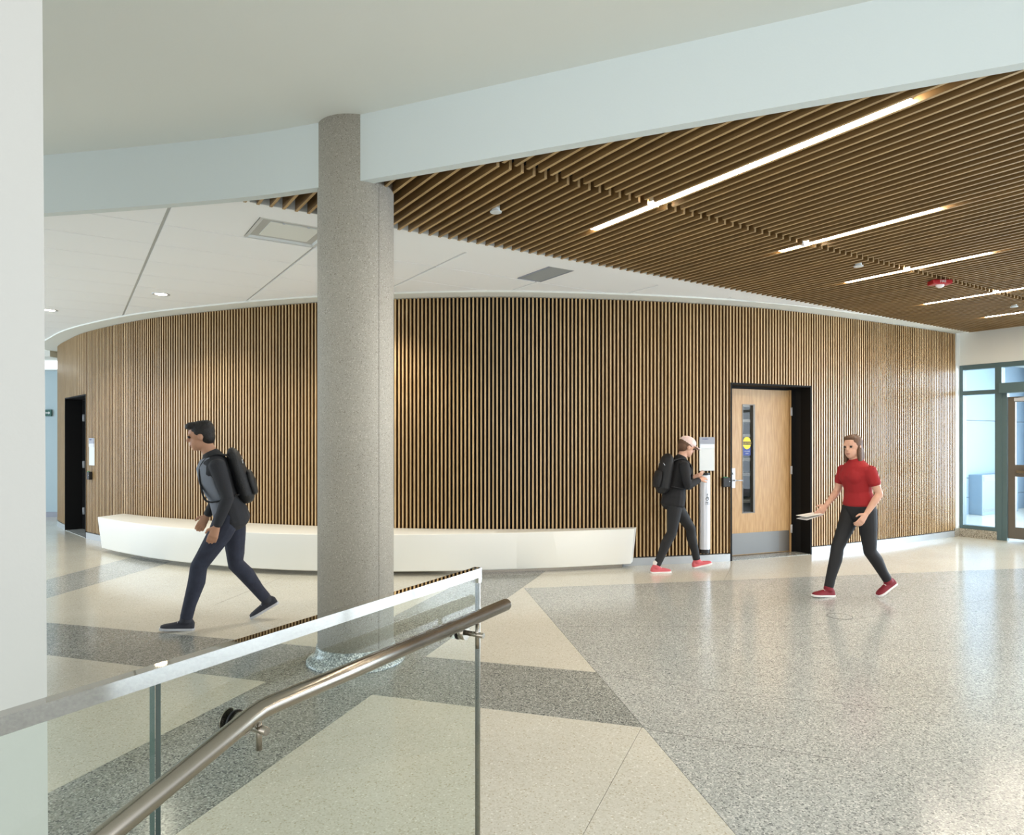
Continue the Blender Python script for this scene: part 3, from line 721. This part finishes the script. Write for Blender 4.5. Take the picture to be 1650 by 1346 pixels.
# ------------------------------------------------------------------ entrance wall (runs along D1 at u = 12)
ew = root('wall_right', 'entrance wall with teal grey steel glazing and plain drywall above', W(12, 0, 0), TH)
mb = MB(); mb.box(0, .2, -6, 5.62, 2.725, 3.6); mb.box(0, .2, 5.40, 5.62, .13, 2.725); mb.build('drywall', M_wallw, ew)
mb = MB(); mb.box(-.12, .1, 5.39, 5.75, .13, 3.3); mb.build('pilaster', M_wallw, ew)
MB().box(-.16, .2, 5.385, 5.75, 0, .13).build('curb', M_curb, ew); MB().box(-.03, .2, 4.86, 5.385, 0, .13).build('curb', M_curb, ew)
wn = root('window_1', 'teal grey steel sidelight and transom beside the entrance doors', W(12, 0, 0), TH)
def bar(y0, y1, z0, z1, x0=-.01, x1=.11, m=M_frame, nm='frame_bar', par=wn): MB().box(x0, x1, y0, y1, z0, z1).build(nm, m, par, bevel=.003)
bar(5.34, 5.40, .13, 2.725); bar(-6, 5.34, 2.65, 2.725); bar(4.80, 4.89, .0, 2.65); bar(4.89, 5.34, .13, .185); bar(4.89, 5.34, 2.25, 2.315)
bar(2.80, 2.89, 0, 2.65); bar(2.89, 4.80, 2.25, 2.40, -.10, .11, nm='header_box')
bar(4.73, 4.80, 0, 2.25, -.0, .08, M_frame, 'door_jamb'); bar(2.89, 2.95, 0, 2.25, 0, .08, M_frame, 'door_jamb')
for z0, z1, y0, y1 in ((.185, 2.25, 4.89, 5.34), (2.315, 2.65, 4.89, 5.34), (2.40, 2.65, 2.89, 4.80)):
    MB().box(.045, .053, y0, y1, z0, z1).build('pane', M_wglass, wn)
for y in (1.6, .3, -1.0, -2.3, -3.6, -4.9):
    bar(y-.03, y+.03, .13, 2.65)
bar(-6, 2.8, .0, .16); bar(-6, 2.8, 2.25, 2.31)
def leafd(y0, y1, nm, lab):
    r = root(nm, lab, W(12, 0, 0), TH)
    for a, b, z0, z1 in ((y0, y0+.095, .04, 2.19), (y1-.095, y1, .04, 2.19), (y0+.095, y1-.095, 2.11, 2.19), (y0+.095, y1-.095, .98, 1.16), (y0+.095, y1-.095, .04, .215)):
        MB().box(.02, .065, a, b, z0, z1).build('rail', M_bronze, r, bevel=.003)
    for z0, z1 in ((1.16, 2.11), (.215, .98)): MB().box(.039, .047, y0+.095, y1-.095, z0, z1).build('pane', M_wglass, r)
    MB().box(-.03, .02, y0+.12, y1-.12, 1.03, 1.08).build('push_bar', M_steel, r, bevel=.008)
    c = MB().box(-.03, .02, y1-.32, y1-.1, 2.12, 2.17); c.cyl((-.02, y1-.12, 2.16), (-.05, y1-.45, 2.21), .008); c.build('door_closer', M_silver, r)
leafd(3.845, 4.725, 'door_3', 'bronze framed glass entrance door leaf at the right edge')
leafd(2.955, 3.835, 'door_4', 'bronze framed glass entrance door leaf outside the view')
# vestibule
vs = root('wall_vestibule', 'pale panelled vestibule beyond the entrance glazing', W(12, 0, 0), TH)
for z0, z1 in ((0, .355), (.365, .755), (.765, 1.955), (1.965, 3.2)):
    MB().box(.1, 6.9, 6.9, 6.98, z0, z1).build('wall_panel', M_siding, vs)
MB().box(.1, 6.9, 6.99, 7.1, 0, 3.2).build('backing', M_greyp, vs)
MB().box(.1, 6.9, 2.6, 2.7, 0, .15).build('side_curb', M_siding, vs)
MB().box(.2, 6.9, 2.6, 7.1, 3.2, 3.3).build('soffit', M_ceil, vs)
MB().box(.1, .2, 5.62, 7.1, 0, 3.3).build('return_wall', M_siding, vs)
wo = root('window_2', 'blue grey outer storefront frame beyond the vestibule', W(18.5, 0, 0), TH)
for a, b, z0, z1 in ((6.55, 6.9, 0, 3.2), (5.2, 5.3, 0, 3.2), (3.8, 3.9, 0, 3.2), (2.7, 6.9, 2.3, 2.42), (2.7, 6.9, 0, .15), (2.7, 6.9, 3.0, 3.2)):
    MB().box(-.05, .05, a, b, z0, z1).build('frame_bar', mat('outer_frame', rgb(70, 110, 150), .5), wo)
ht = thing('convector_heater', 'white cabinet heater with grey grilles on the vestibule wall', 'heater', W(15.75, 6.9, 0), TH)
MB().box(0, 1.65, -.25, 0, .0, .83).build('cabinet', M_siding, ht, bevel=.008)
for z0 in (.70, .06):
    mb = MB(); [mb.box(.06+.0, 1.59, -.256, -.25, z0+.018*j, z0+.010+.018*j) for j in range(5)]
    mb.build('grille', M_greyp, ht)
# corridor at the far left
cl = tag(MB().box(-12.8, -6.0, 13.85, 14.0, 0, 3.6).build('wall_corridor', M_corr), 'blue grey painted corridor wall at the far left', kind='structure')
tag(MB().box(-12.8, -8.7, 13.82, 13.85, 0, .10).build('baseboard_corridor', M_greyp), 'grey base along the corridor wall', kind='structure')
tag(MB().box(-12.8, -8.72, 13.0, 13.85, 3.12, 3.3).build('trim_3', M_ceil), 'white soffit over the corridor wall', kind='structure')
cv = thing('wall_washer', 'bright linear cove light above the corridor wall at far left', 'cove light', (-10.6, 13.7, 2.98))
MB().box(-1.9, 1.9, 0, .14, -.04, .14).build('housing', M_white, cv); MB().box(-1.9, 1.9, -.02, 0, -.02, .13).build('diffuser', emit('cove_lamp', rgb(235, 248, 255), 1.6), cv)
es = thing('green_sign', 'small green wall sign on the corridor wall at far left', 'sign', (-9.31, 13.82, 2.09))
MB().box(-.075, .075, -.01, .02, -.065, .065).build('plate', mat('sign_green', rgb(16, 84, 74), .5), es, bevel=.003)
mb = MB(); mb.prism([(-.04, -.01), (.02, -.01), (.02, -.03), (.05, 0), (.02, .03), (.02, .01), (-.04, .01)], 0, .001); mb.build('arrow', M_white, es, (0, -.011, 0), (PI/2, 0, 0))

# ------------------------------------------------------------------ people
def loft(mb, secs, side=(0, 1, 0), seg=16):
    """secs: (point, radius along side, radius across); an elliptical limb or trunk"""
    side = Vector(side); rg = []; n = len(secs)
    for i, (p, a, b) in enumerate(secs):
        p = Vector(p); q0 = Vector(secs[max(i-1, 0)][0]); q1 = Vector(secs[min(i+1, n-1)][0])
        d = (q1-q0).normalized(); s = (side-d*side.dot(d)).normalized(); t = d.cross(s)
        ring = lambda c, k: [c+s*(a*k*math.cos(2*PI*j/seg))+t*(b*k*math.sin(2*PI*j/seg)) for j in range(seg)]
        if i == 0: rg.append(ring(p-d*min(a, b)*.55, .5)); rg.append(ring(p-d*min(a, b)*.3, .82))
        rg.append(ring(p, 1))
        if i == n-1: rg.append(ring(p+d*min(a, b)*.3, .82)); rg.append(ring(p+d*min(a, b)*.55, .5))
    mb.rings(rg, 0, True, True)
def ell(mb, c, r, rot=None, seg=18):
    t = MB(); t.sphere((0, 0, 0), 1, seg, 0, r); M = Matrix.Translation(Vector(c)) @ (rot.to_4x4() if rot else Matrix.Identity(4))
    mb.add([M @ Vector(v) for v in t.v], t.f, 0, True)
def fuse(mb, name, m, parent, voxel=.008, smooth=6, fac=.5):
    me = mb.mesh(name, m); o = bpy.data.objects.new(name, me); COL.objects.link(o)
    r = o.modifiers.new('r', 'REMESH'); r.mode = 'VOXEL'; r.voxel_size = voxel; r.use_smooth_shade = True
    if smooth:
        s_ = o.modifiers.new('s', 'SMOOTH'); s_.iterations = smooth; s_.factor = fac
    me2 = bpy.data.meshes.new_from_object(o.evaluated_get(bpy.context.evaluated_depsgraph_get()))
    bpy.data.objects.remove(o); me2.materials.clear(); me2.materials.append(m)
    return link(name, me2, parent)
def mid(a, b, k): return Vector(a).lerp(Vector(b), k)

def person(J, label, loc, yaw, sc, skin, cl):
    """J: joints in metres for a body facing +x; cl: clothing choices"""
    P = thing('person', label, 'person', loc, yaw); P.scale = (sc,)*3
    V = {k: Vector(v) for k, v in J.items() if isinstance(v, tuple)}
    up = (V['neck']-V['pelvis']).normalized()
    hd = V['head']; tilt = J.get('tilt', 0); Rh = Matrix.Rotation(tilt, 3, 'Y') @ Matrix.Rotation(J.get('turn', 0), 3, 'Z')
    fem = cl.get('fem', 0)
    def trunk(mb, g=0, low=0):
        c = V['pelvis']; n = V['neck']; ln = (n-c)
        ch = mid(c, n, .72)+Vector((.012, 0, 0)); ws = mid(c, n, .38)
        loft(mb, ([] if low else [(c-up*.06, .155+g, .105+g)])+[(c+up*(.03+low), .165+g, .112+g), (ws, (.125 if fem else .14)+g, .095+g), (ch, (.148 if fem else .168)+g, .115+g), (mid(c, n, .90), (.14 if fem else .165)+g, .085+g), (n-up*.0, .065+g, .06+g)])
        if fem: ell(mb, ch+Vector((.055, .055, -.02)), (.058+g, .068+g, .07+g)); ell(mb, ch+Vector((.055, -.055, -.02)), (.058+g, .068+g, .07+g))
    def arm(mb, s, g=0, k=1.0, rolled=None):
        a, b, c = V['sh'+s], V['el'+s], V['wr'+s]
        secs = [(a, .052+g, .052+g), (mid(a, b, .4), .044+g, .046+g), (mid(a, b, .85), .037+g, .038+g)]
        if k > .5: secs += [(b, .036+g, .037+g), (mid(b, c, .3), .038+g, .036+g), (mid(b, c, .95), .026+g*.9, .024+g*.9)]
        else: secs = [(a, .048+g, .048+g), (mid(a, b, .35), .044+g, .044+g), (mid(a, b, .58), .042+g, .043+g)]
        loft(mb, secs, (0, 1, 0) if abs((b-a).normalized().y) < .9 else (1, 0, 0))
    def leg(mb, s, g=0, end=1.0):
        a, b, c = V['hp'+s], V['kn'+s], V['an'+s]
        k = cl.get('legk', 1)
        loft(mb, [(a+up*.03, .088*k+g, .095*k+g), (mid(a, b, .3), .080*k+g, .086*k+g), (mid(a, b, .8), .060*k+g, .063*k+g), (b, .054*k+g, .057*k+g),
                  (mid(b, c, .3)+Vector((-.012, 0, 0)), .052*k+g, .058*k+g), (mid(b, c, .72), .040*k+g, .042*k+g), (mid(b, c, end), .035*k+g*1.2, .038*k+g*1.2)])
    # body: one continuous surface with head, hands and feet
    B = MB(); trunk(B); [arm(B, s) for s in 'LR']; [leg(B, s) for s in 'LR']
    loft(B, [(V['neck']-up*.04, .062, .06), (mid(V['neck'], hd, .45), .052, .055), (hd-Vector((.0, 0, .03)), .05, .055)])
    ell(B, hd+Rh @ Vector((-.008, 0, .03)), (.096, .076, .092), Rh); ell(B, hd+Rh @ Vector((.025, 0, -.045)), (.066, .056, .066), Rh)
    ell(B, hd+Rh @ Vector((.052, 0, -.085)), (.028, .03, .022), Rh)
    loft(B, [(hd+Rh @ Vector((.083, 0, .02)), .008, .008), (hd+Rh @ Vector((.102, 0, -.018)), .014, .013)])
    for sy in (1, -1):
        ell(B, hd+Rh @ Vector((-.005, sy*.077, -.005)), (.018, .010, .030), Rh); ell(B, hd+Rh @ Vector((.078, sy*.032, .026)), (.014, .022, .008), Rh)
    ell(B, hd+Rh @ Vector((.078, 0, -.052)), (.014, .024, .007), Rh); ell(B, hd+Rh @ Vector((.076, 0, -.064)), (.013, .02, .007), Rh)
    tips = {}
    for s, sy in (('L', 1), ('R', -1)):
        w_, e_ = V['wr'+s], V['el'+s]; d = (w_-e_).normalized()
        hd_ = V.get('hd'+s); d = Vector(hd_).normalized() if hd_ is not None else d
        lat = Vector(J.get('lat'+s, (1, 0, 0))); lat = (lat-d*lat.dot(d)).normalized(); pn = d.cross(lat)
        if J.get('curl'+s): pn = pn*J['curl'+s]
        loft(B, [(w_, .026, .02), (w_+d*.03, .033, .017), (w_+d*.085, .040, .014)], lat)
        for i, (o_, L1) in enumerate(((.031, .068), (.0105, .078), (-.0105, .073), (-.031, .056))):
            a = w_+d*.078+lat*o_; b = a+d*L1*.5+pn*L1*.12; c = b+(d*.8+pn*.6).normalized()*L1*.34; e = c+(d*.45+pn*.9).normalized()*L1*.28
            loft(B, [(a, .0098, .0098), (b, .0092, .009), (c, .0083, .008), (e, .0068, .0066)], lat, 10)
        a = w_+d*.022+lat*.026; b = a+(d*.6+lat*.7+pn*.25).normalized()*.04; c = b+(d*.92+lat*.15+pn*.35).normalized()*.034
        loft(B, [(a, .014, .013), (b, .0115, .011), (c, .009, .009)], pn, 10); tips[s] = w_+d*.11+pn*.02
    for s in 'LR':
        an = V['an'+s]; fd = Vector(J['ft'+s]).normalized(); dn = Vector((fd.z, 0, -fd.x)); dn = dn if dn.z < 0 else -dn
        loft(B, [(an+dn*.035-fd*.025, .024, .024), (an+dn*.055+fd*.05, .026, .016), (an+dn*.062+fd*.11, .028, .010)])
    fuse(B, 'body', skin, P, .0062, 3, .5)
    # face
    for sy in (1, -1):
        E = MB(); E.sphere(hd+Rh @ Vector((.080, sy*.031, .012)), .0125, 12); E.build('eye', mat('eye_dark', rgb(40, 32, 28), .2), P)
    L_ = MB(); ell(L_, hd+Rh @ Vector((.086, 0, -.058)), (.007, .021, .005), Rh); L_.build('lips', mat('lips', rgb(150, 84, 78), .5), P)
    # clothes
    T = MB(); trunk(T, .016, .03 if not cl.get('hem') else .001); ks = cl['sleeve']; [arm(T, s, .013, ks) for s in 'LR']
    loft(T, [(V['neck']-up*.05, .072, .072), (V['neck']+up*.012, .068, .066)])
    if cl.get('hem'): loft(T, [(V['pelvis']-up*cl['hem'], .186, .138), (V['pelvis']+up*.03, .184, .134), (V['pelvis']+up*.10, .165, .12)])
    fuse(T, cl['top_name'], cl['top'], P, .0075, 4)
    Q = MB(); [leg(Q, s, .009, .97) for s in 'LR']
    c = V['pelvis']; loft(Q, [(c-up*.07, .150, .108), (c+up*.035, .176, .124), (c+up*.07, .168, .118)])
    fuse(Q, 'trousers', cl['trousers'], P, .0075, 4)
    # shoes
    for s in 'LR':
        an = V['an'+s]; fd = Vector(J['ft'+s]).normalized(); dn = Vector((fd.z, 0, -fd.x)); dn = dn if dn.z < 0 else -dn
        S = MB(); base = an+dn*.085
        secs = []
        for x, hw, h in ((-.068, .024, .05), (-.055, .033, .072), (-.02, .036, .082), (.03, .037, .068), (.075, .042, .052), (.12, .046, .042), (.155, .041, .034), (.178, .024, .024)):
            p = base+fd*x; secs.append([p+Vector((0, hw*math.cos(t), 0))-dn*(.012+max(0, math.sin(t))*h+min(0, math.sin(t))*.010) for t in [2*PI*j/16 for j in range(16)]])
        S.rings(secs, 0, True, True); loft(S, [(an+dn*.02, .045, .048), (an-dn*.012, .042, .046)])
        sh = fuse(S, 'shoe', cl['shoe'], P, .006, 2)
        So = MB(); rg2 = []
        for x, hw in ((-.072, .022), (-.058, .036), (-.02, .039), (.03, .040), (.08, .046), (.125, .050), (.16, .044), (.184, .024)):
            p = base+fd*x; rg2.append([p+Vector((0, hw, 0)), p+Vector((0, hw, 0))-dn*.02, p-Vector((0, hw, 0))-dn*.02, p-Vector((0, hw, 0))])
        So.rings(rg2, 0, True, False); so_ = So.build('sole', cl['sole'], sh, bevel=.004)
        La = MB()
        for q in range(4):
            pc = base+fd*(.035+.022*q); h = .012+(.070-.0065*q-.007*q)
            loft(La, [(pc+Vector((0, -.022, 0))-dn*(h-.006), .003, .002), (pc-dn*(h+.002), .003, .002), (pc+Vector((0, .022, 0))-dn*(h-.006), .003, .002)], fd, 8)
        La.build('laces', cl['lace'], sh)
        if cl.get('sock'):
            K_ = MB(); loft(K_, [(an+dn*.02, .040, .043), (an-dn*.045, .039, .042)]); K_.build('sock', cl['sock'], P)
    # hair
    H = MB()
    ell(H, hd+Rh @ Vector((-.022, 0, .045)), (.098, .086, .090), Rh); ell(H, hd+Rh @ Vector((-.05, 0, -.005)), (.062, .078, .075), Rh)
    if cl['hair_kind'] == 'quiff': ell(H, hd+Rh @ Vector((.045, 0, .098)), (.058, .062, .034), Rh); ell(H, hd+Rh @ Vector((-.05, 0, .09)), (.06, .07, .04), Rh)
    if cl['hair_kind'] == 'long':
        ell(H, hd+Rh @ Vector((-.07, 0, -.08)), (.05, .082, .12), Rh); ell(H, hd+Rh @ Vector((-.01, .07, -.07)), (.04, .022, .11), Rh); ell(H, hd+Rh @ Vector((-.01, -.07, -.07)), (.04, .022, .11), Rh)
        ell(H, hd+Rh @ Vector((.03, 0, .10)), (.055, .06, .025), Rh)
    fuse(H, 'hair', cl['hair'], P, .006, 3)
    if cl['hair_kind'] == 'cap':
        C_ = MB(); ell(C_, hd+Rh @ Vector((-.01, 0, .065)), (.108, .092, .075), Rh); C_2 = fuse(C_, 'cap', cl['cap'], P, .006, 3)
        Br_ = MB(); rg3 = []
        for x, hw, z in ((.06, .07, .055), (.10, .072, .052), (.14, .062, .044), (.165, .035, .038)):
            rg3.append([hd+Rh @ Vector((x, y, z+dz-abs(y)*.12)) for y, dz in ((-hw, 0), (0, .004), (hw, 0), (hw, -.006), (0, -.003), (-hw, -.006))])
        Br_.rings(rg3, 0, True, True); Br_.build('brim', cl['cap'], C_2)
    return P, V, tips, up

def world_pt(P, sc, yaw, loc, v):
    c, s = math.cos(yaw), math.sin(yaw); v = Vector(v)*sc
    return Vector((loc[0]+v.x*c-v.y*s, loc[1]+v.x*s+v.y*c, loc[2]+v.z))
def backpack(label, P, V, up, sc, yaw, loc, m, size=(.15, .29, .43)):
    """rounded pack on the wearer's back, straps over the shoulders"""
    t = thing('backpack', label, 'backpack', loc, yaw); t.scale = (sc,)*3
    c = V['pelvis'].lerp(V['neck'], .58); fw = Vector((up.z, 0, -up.x))
    D, Wd_, Hh = size; b0 = c-fw*(.078+D/2)
    B = MB(); secs = []
    for k, a, b in ((-.5, .74, .8), (-.42, .95, .98), (-.1, 1, 1), (.25, .96, .88), (.44, .8, .66), (.5, .55, .4)):
        p = b0+up*(k*Hh); secs.append((p, Wd_/2*a, D/2*b))
    loft(B, secs, (0, 1, 0), 20); body = fuse(B, 'pack_body', m, t, .009, 3)
    Pk = MB(); q = b0-fw*(D/2-.005)-up*.08; loft(Pk, [(q-up*.1, .10, .03), (q, .11, .042), (q+up*.08, .10, .03)], (0, 1, 0), 16); Pk.build('front_pocket', m, t)
    Z = MB(); Z.tube([b0-fw*(D/2*.75)+up*.14+Vector((0, y, 0))-up*abs(y)*.5 for y in (-.11, -.05, 0, .05, .11)], .004, 8); Z.build('zip', M_silver, t)
    for sy in (1, -1):
        S = MB(); n_ = V['neck']; y = sy*.085
        pth = [c-fw*.14+up*.13, n_-up*.035-fw*.10, n_-up*.005-fw*.0, n_-up*.07+fw*.105, c+fw*.145+up*.0, c+fw*.12-up*.14, c-fw*.11-up*.15]
        pth = [p+Vector((0, y+(sy*.06 if i in (5,) else sy*.085 if i == 6 else 0), 0)) for i, p in enumerate(pth)]
        pth = catmull(pth, 6); rg = []
        for i, p in enumerate(pth):
            d = (pth[min(i+1, len(pth)-1)]-pth[max(i-1, 0)]).normalized(); w_ = Vector((0, 1, 0)); w_ = (w_-d*d.y).normalized(); o_ = d.cross(w_)
            rg.append([p+w_*.026+o_*.005, p-w_*.026+o_*.005, p-w_*.026-o_*.005, p+w_*.026-o_*.005])
        S.rings(rg, 0, True, False); S.build('strap', m, t, bevel=.002)
    return t
SKIN = mat('skin_light', rgb(206, 160, 136), .55, var=.04, vscale=20); SKIN2 = mat('skin_tan', rgb(190, 142, 114), .55, var=.04, vscale=20)
F_black = mat('black_fabric', rgb(26, 26, 29), .85, bump=.3, bscale=200); F_char = mat('charcoal_fabric', rgb(44, 45, 50), .85, bump=.3, bscale=200)
F_denim = mat('dark_denim', rgb(46, 50, 66), .85, bump=.3, bscale=260, var=.2, vscale=14); F_grey = mat('grey_jersey', rgb(128, 134, 146), .9, bump=.3, bscale=240)
F_red = mat('red_jersey', rgb(150, 26, 30), .85, bump=.3, bscale=240); F_legg = mat('black_leggings', rgb(20, 20, 23), .7, bump=.2, bscale=240)
F_pack = mat('pack_nylon', rgb(24, 25, 28), .6, bump=.4, bscale=160); M_hair = mat('hair_black', rgb(24, 20, 18), .6, bump=.5, bscale=120); M_hairb = mat('hair_brown', rgb(96, 68, 48), .6, bump=.5, bscale=120)
S_dark = mat('shoe_dark', rgb(40, 42, 52), .7, bump=.3, bscale=200); S_pink = mat('shoe_pink', rgb(206, 96, 104), .7, bump=.3, bscale=200); S_red = mat('shoe_red', rgb(122, 22, 38), .7, bump=.3, bscale=200)
S_sole = mat('sole_white', rgb(226, 224, 222), .6); S_sole2 = mat('sole_grey', rgb(188, 190, 196), .6); M_capc = mat('cap_pink', rgb(232, 206, 200), .8, bump=.2, bscale=200); M_sock = mat('sock_white', rgb(226, 222, 218), .9)

# man walking left in the middle left of the hall
J1_ = dict(pelvis=(0, 0, .90), neck=(.15, 0, 1.40), head=(.235, 0, 1.545), tilt=.18, turn=0,
    shL=(.105, .165, 1.325), elL=(.02, .235, 1.06), wrL=(.10, .235, .835), shR=(.13, -.165, 1.325), elR=(.10, -.235, 1.06), wrR=(.20, -.21, .88),
    hpL=(.01, .09, .88), knL=(.24, .095, .505), anL=(.335, .09, .085), ftL=(1, 0, .10), hpR=(-.01, -.09, .88), knR=(-.03, -.09, .475), anR=(-.27, -.08, .165), ftR=(.88, 0, -.46))
l1, y1_ = (-2.32, 5.70, 0), math.atan2(-.33, -.90)
c1 = dict(sleeve=1, top=F_char, top_name='jacket', trousers=F_denim, shoe=S_dark, sole=S_sole2, lace=S_sole2, hair=M_hair, hair_kind='quiff', hem=.05)
P1, V1, T1_, u1_ = person(J1_, 'person in dark jacket, grey shirt and backpack striding left in front of bench', l1, y1_, 1.0, SKIN2, c1)
G1 = MB(); c = V1['pelvis']; n_ = V1['neck']     # grey shirt showing in the open jacket
fw = Vector((u1_.z, 0, -u1_.x)); rg = []
for k, a, b in ((-.02, .13, .131), (.3, .118, .121), (.6, .13, .138), (.85, .115, .124), (.97, .07, .088)):
    p = c.lerp(n_, k)+(Vector((.012, 0, 0)) if .5 < k < .9 else Vector((0, 0, 0)))
    rg.append([p+Vector((0, 1, 0))*((a+.052)*math.sin(t))+fw*((b+.010)*math.cos(t)) for t in [(-.35+1.75*i/14) for i in range(15)]]
              + [p+Vector((0, 1, 0))*((a+.040)*math.sin(t))+fw*((b-.004)*math.cos(t)) for t in [(-.35+1.75*i/14) for i in range(14, -1, -1)]])
G1.rings(rg, 0, True, True); o = G1.build('shirt', F_grey, P1); o['label'] = 'grey shirt panel under the open jacket'
backpack('black backpack worn by the person striding left', P1, V1, u1_, 1.0, y1_, l1, F_pack)

# person in a cap walking right beside the oak door
J2_ = dict(pelvis=(0, 0, .88), neck=(.09, 0, 1.37), head=(.17, 0, 1.50), tilt=.38, turn=0,
    shL=(.07, .155, 1.29), elL=(.10, .215, 1.05), wrL=(.30, .12, 1.13), shR=(.07, -.155, 1.29), elR=(.08, -.225, 1.05), wrR=(.27, -.13, 1.11),
    hpL=(.01, .085, .86), knL=(.26, .085, .50), anL=(.34, .085, .105), ftL=(.97, 0, .20), hpR=(-.01, -.085, .86), knR=(-.06, -.085, .47), anR=(-.25, -.08, .085), ftR=(1, 0, 0))
l2, y2_ = (1.88, 8.02, 0), .17
c2 = dict(sleeve=1, top=F_black, top_name='hooded_top', trousers=F_legg, shoe=S_pink, sole=S_sole, lace=S_sole, hair=M_hairb, hair_kind='cap', cap=M_capc, legk=.93, hem=.07, sock=M_sock, fem=1)
P2, V2, T2_, u2_ = person(J2_, 'person in pale pink cap and black clothes walking right beside the oak door', l2, y2_, .96, SKIN, c2)
backpack('black backpack worn by the person in the pale cap', P2, V2, u2_, .96, y2_, l2, F_pack, (.17, .30, .44))

# woman in a red top walking left at the right of the hall
J3_ = dict(pelvis=(0, 0, .87), neck=(.045, 0, 1.36), head=(.085, 0, 1.495), tilt=.06, turn=.35,
    shL=(.02, .155, 1.28), elL=(-.04, .215, 1.04), wrL=(.10, .20, .85), shR=(.05, -.155, 1.28), elR=(.10, -.20, 1.04), wrR=(.27, -.16, .90),
    hpL=(-.01, .085, .85), knL=(-.05, .085, .46), anL=(-.27, .075, .165), ftL=(.88, 0, -.46), hpR=(.01, -.085, .85), knR=(.19, -.085, .49), anR=(.30, -.08, .085), ftR=(1, 0, .06))
l3, y3_ = (3.38, 6.70, 0), math.atan2(-.25, -.95)
c3 = dict(sleeve=.3, top=F_red, top_name='t_shirt', trousers=F_legg, shoe=S_red, sole=S_sole, lace=S_sole, hair=M_hairb, hair_kind='long', legk=.95, fem=1)
P3, V3, T3_, u3_ = person(J3_, 'person with long brown hair in red shirt and black leggings walking left', l3, y3_, .97, SKIN, c3)
pp = world_pt(P3, .97, y3_, l3, T3_['R'])
pa = thing('paper_sheet', 'white folded sheet held by the person in the red shirt', 'paper', pp, y3_)
MB().box(.0, .20, -.075, .075, -.004, .0).build('sheet', M_sock, pa, rot=(0, .25, 0)); MB().box(.0, .20, -.075, .075, .002, .005).build('sheet', M_sock, pa, rot=(0, .12, 0))
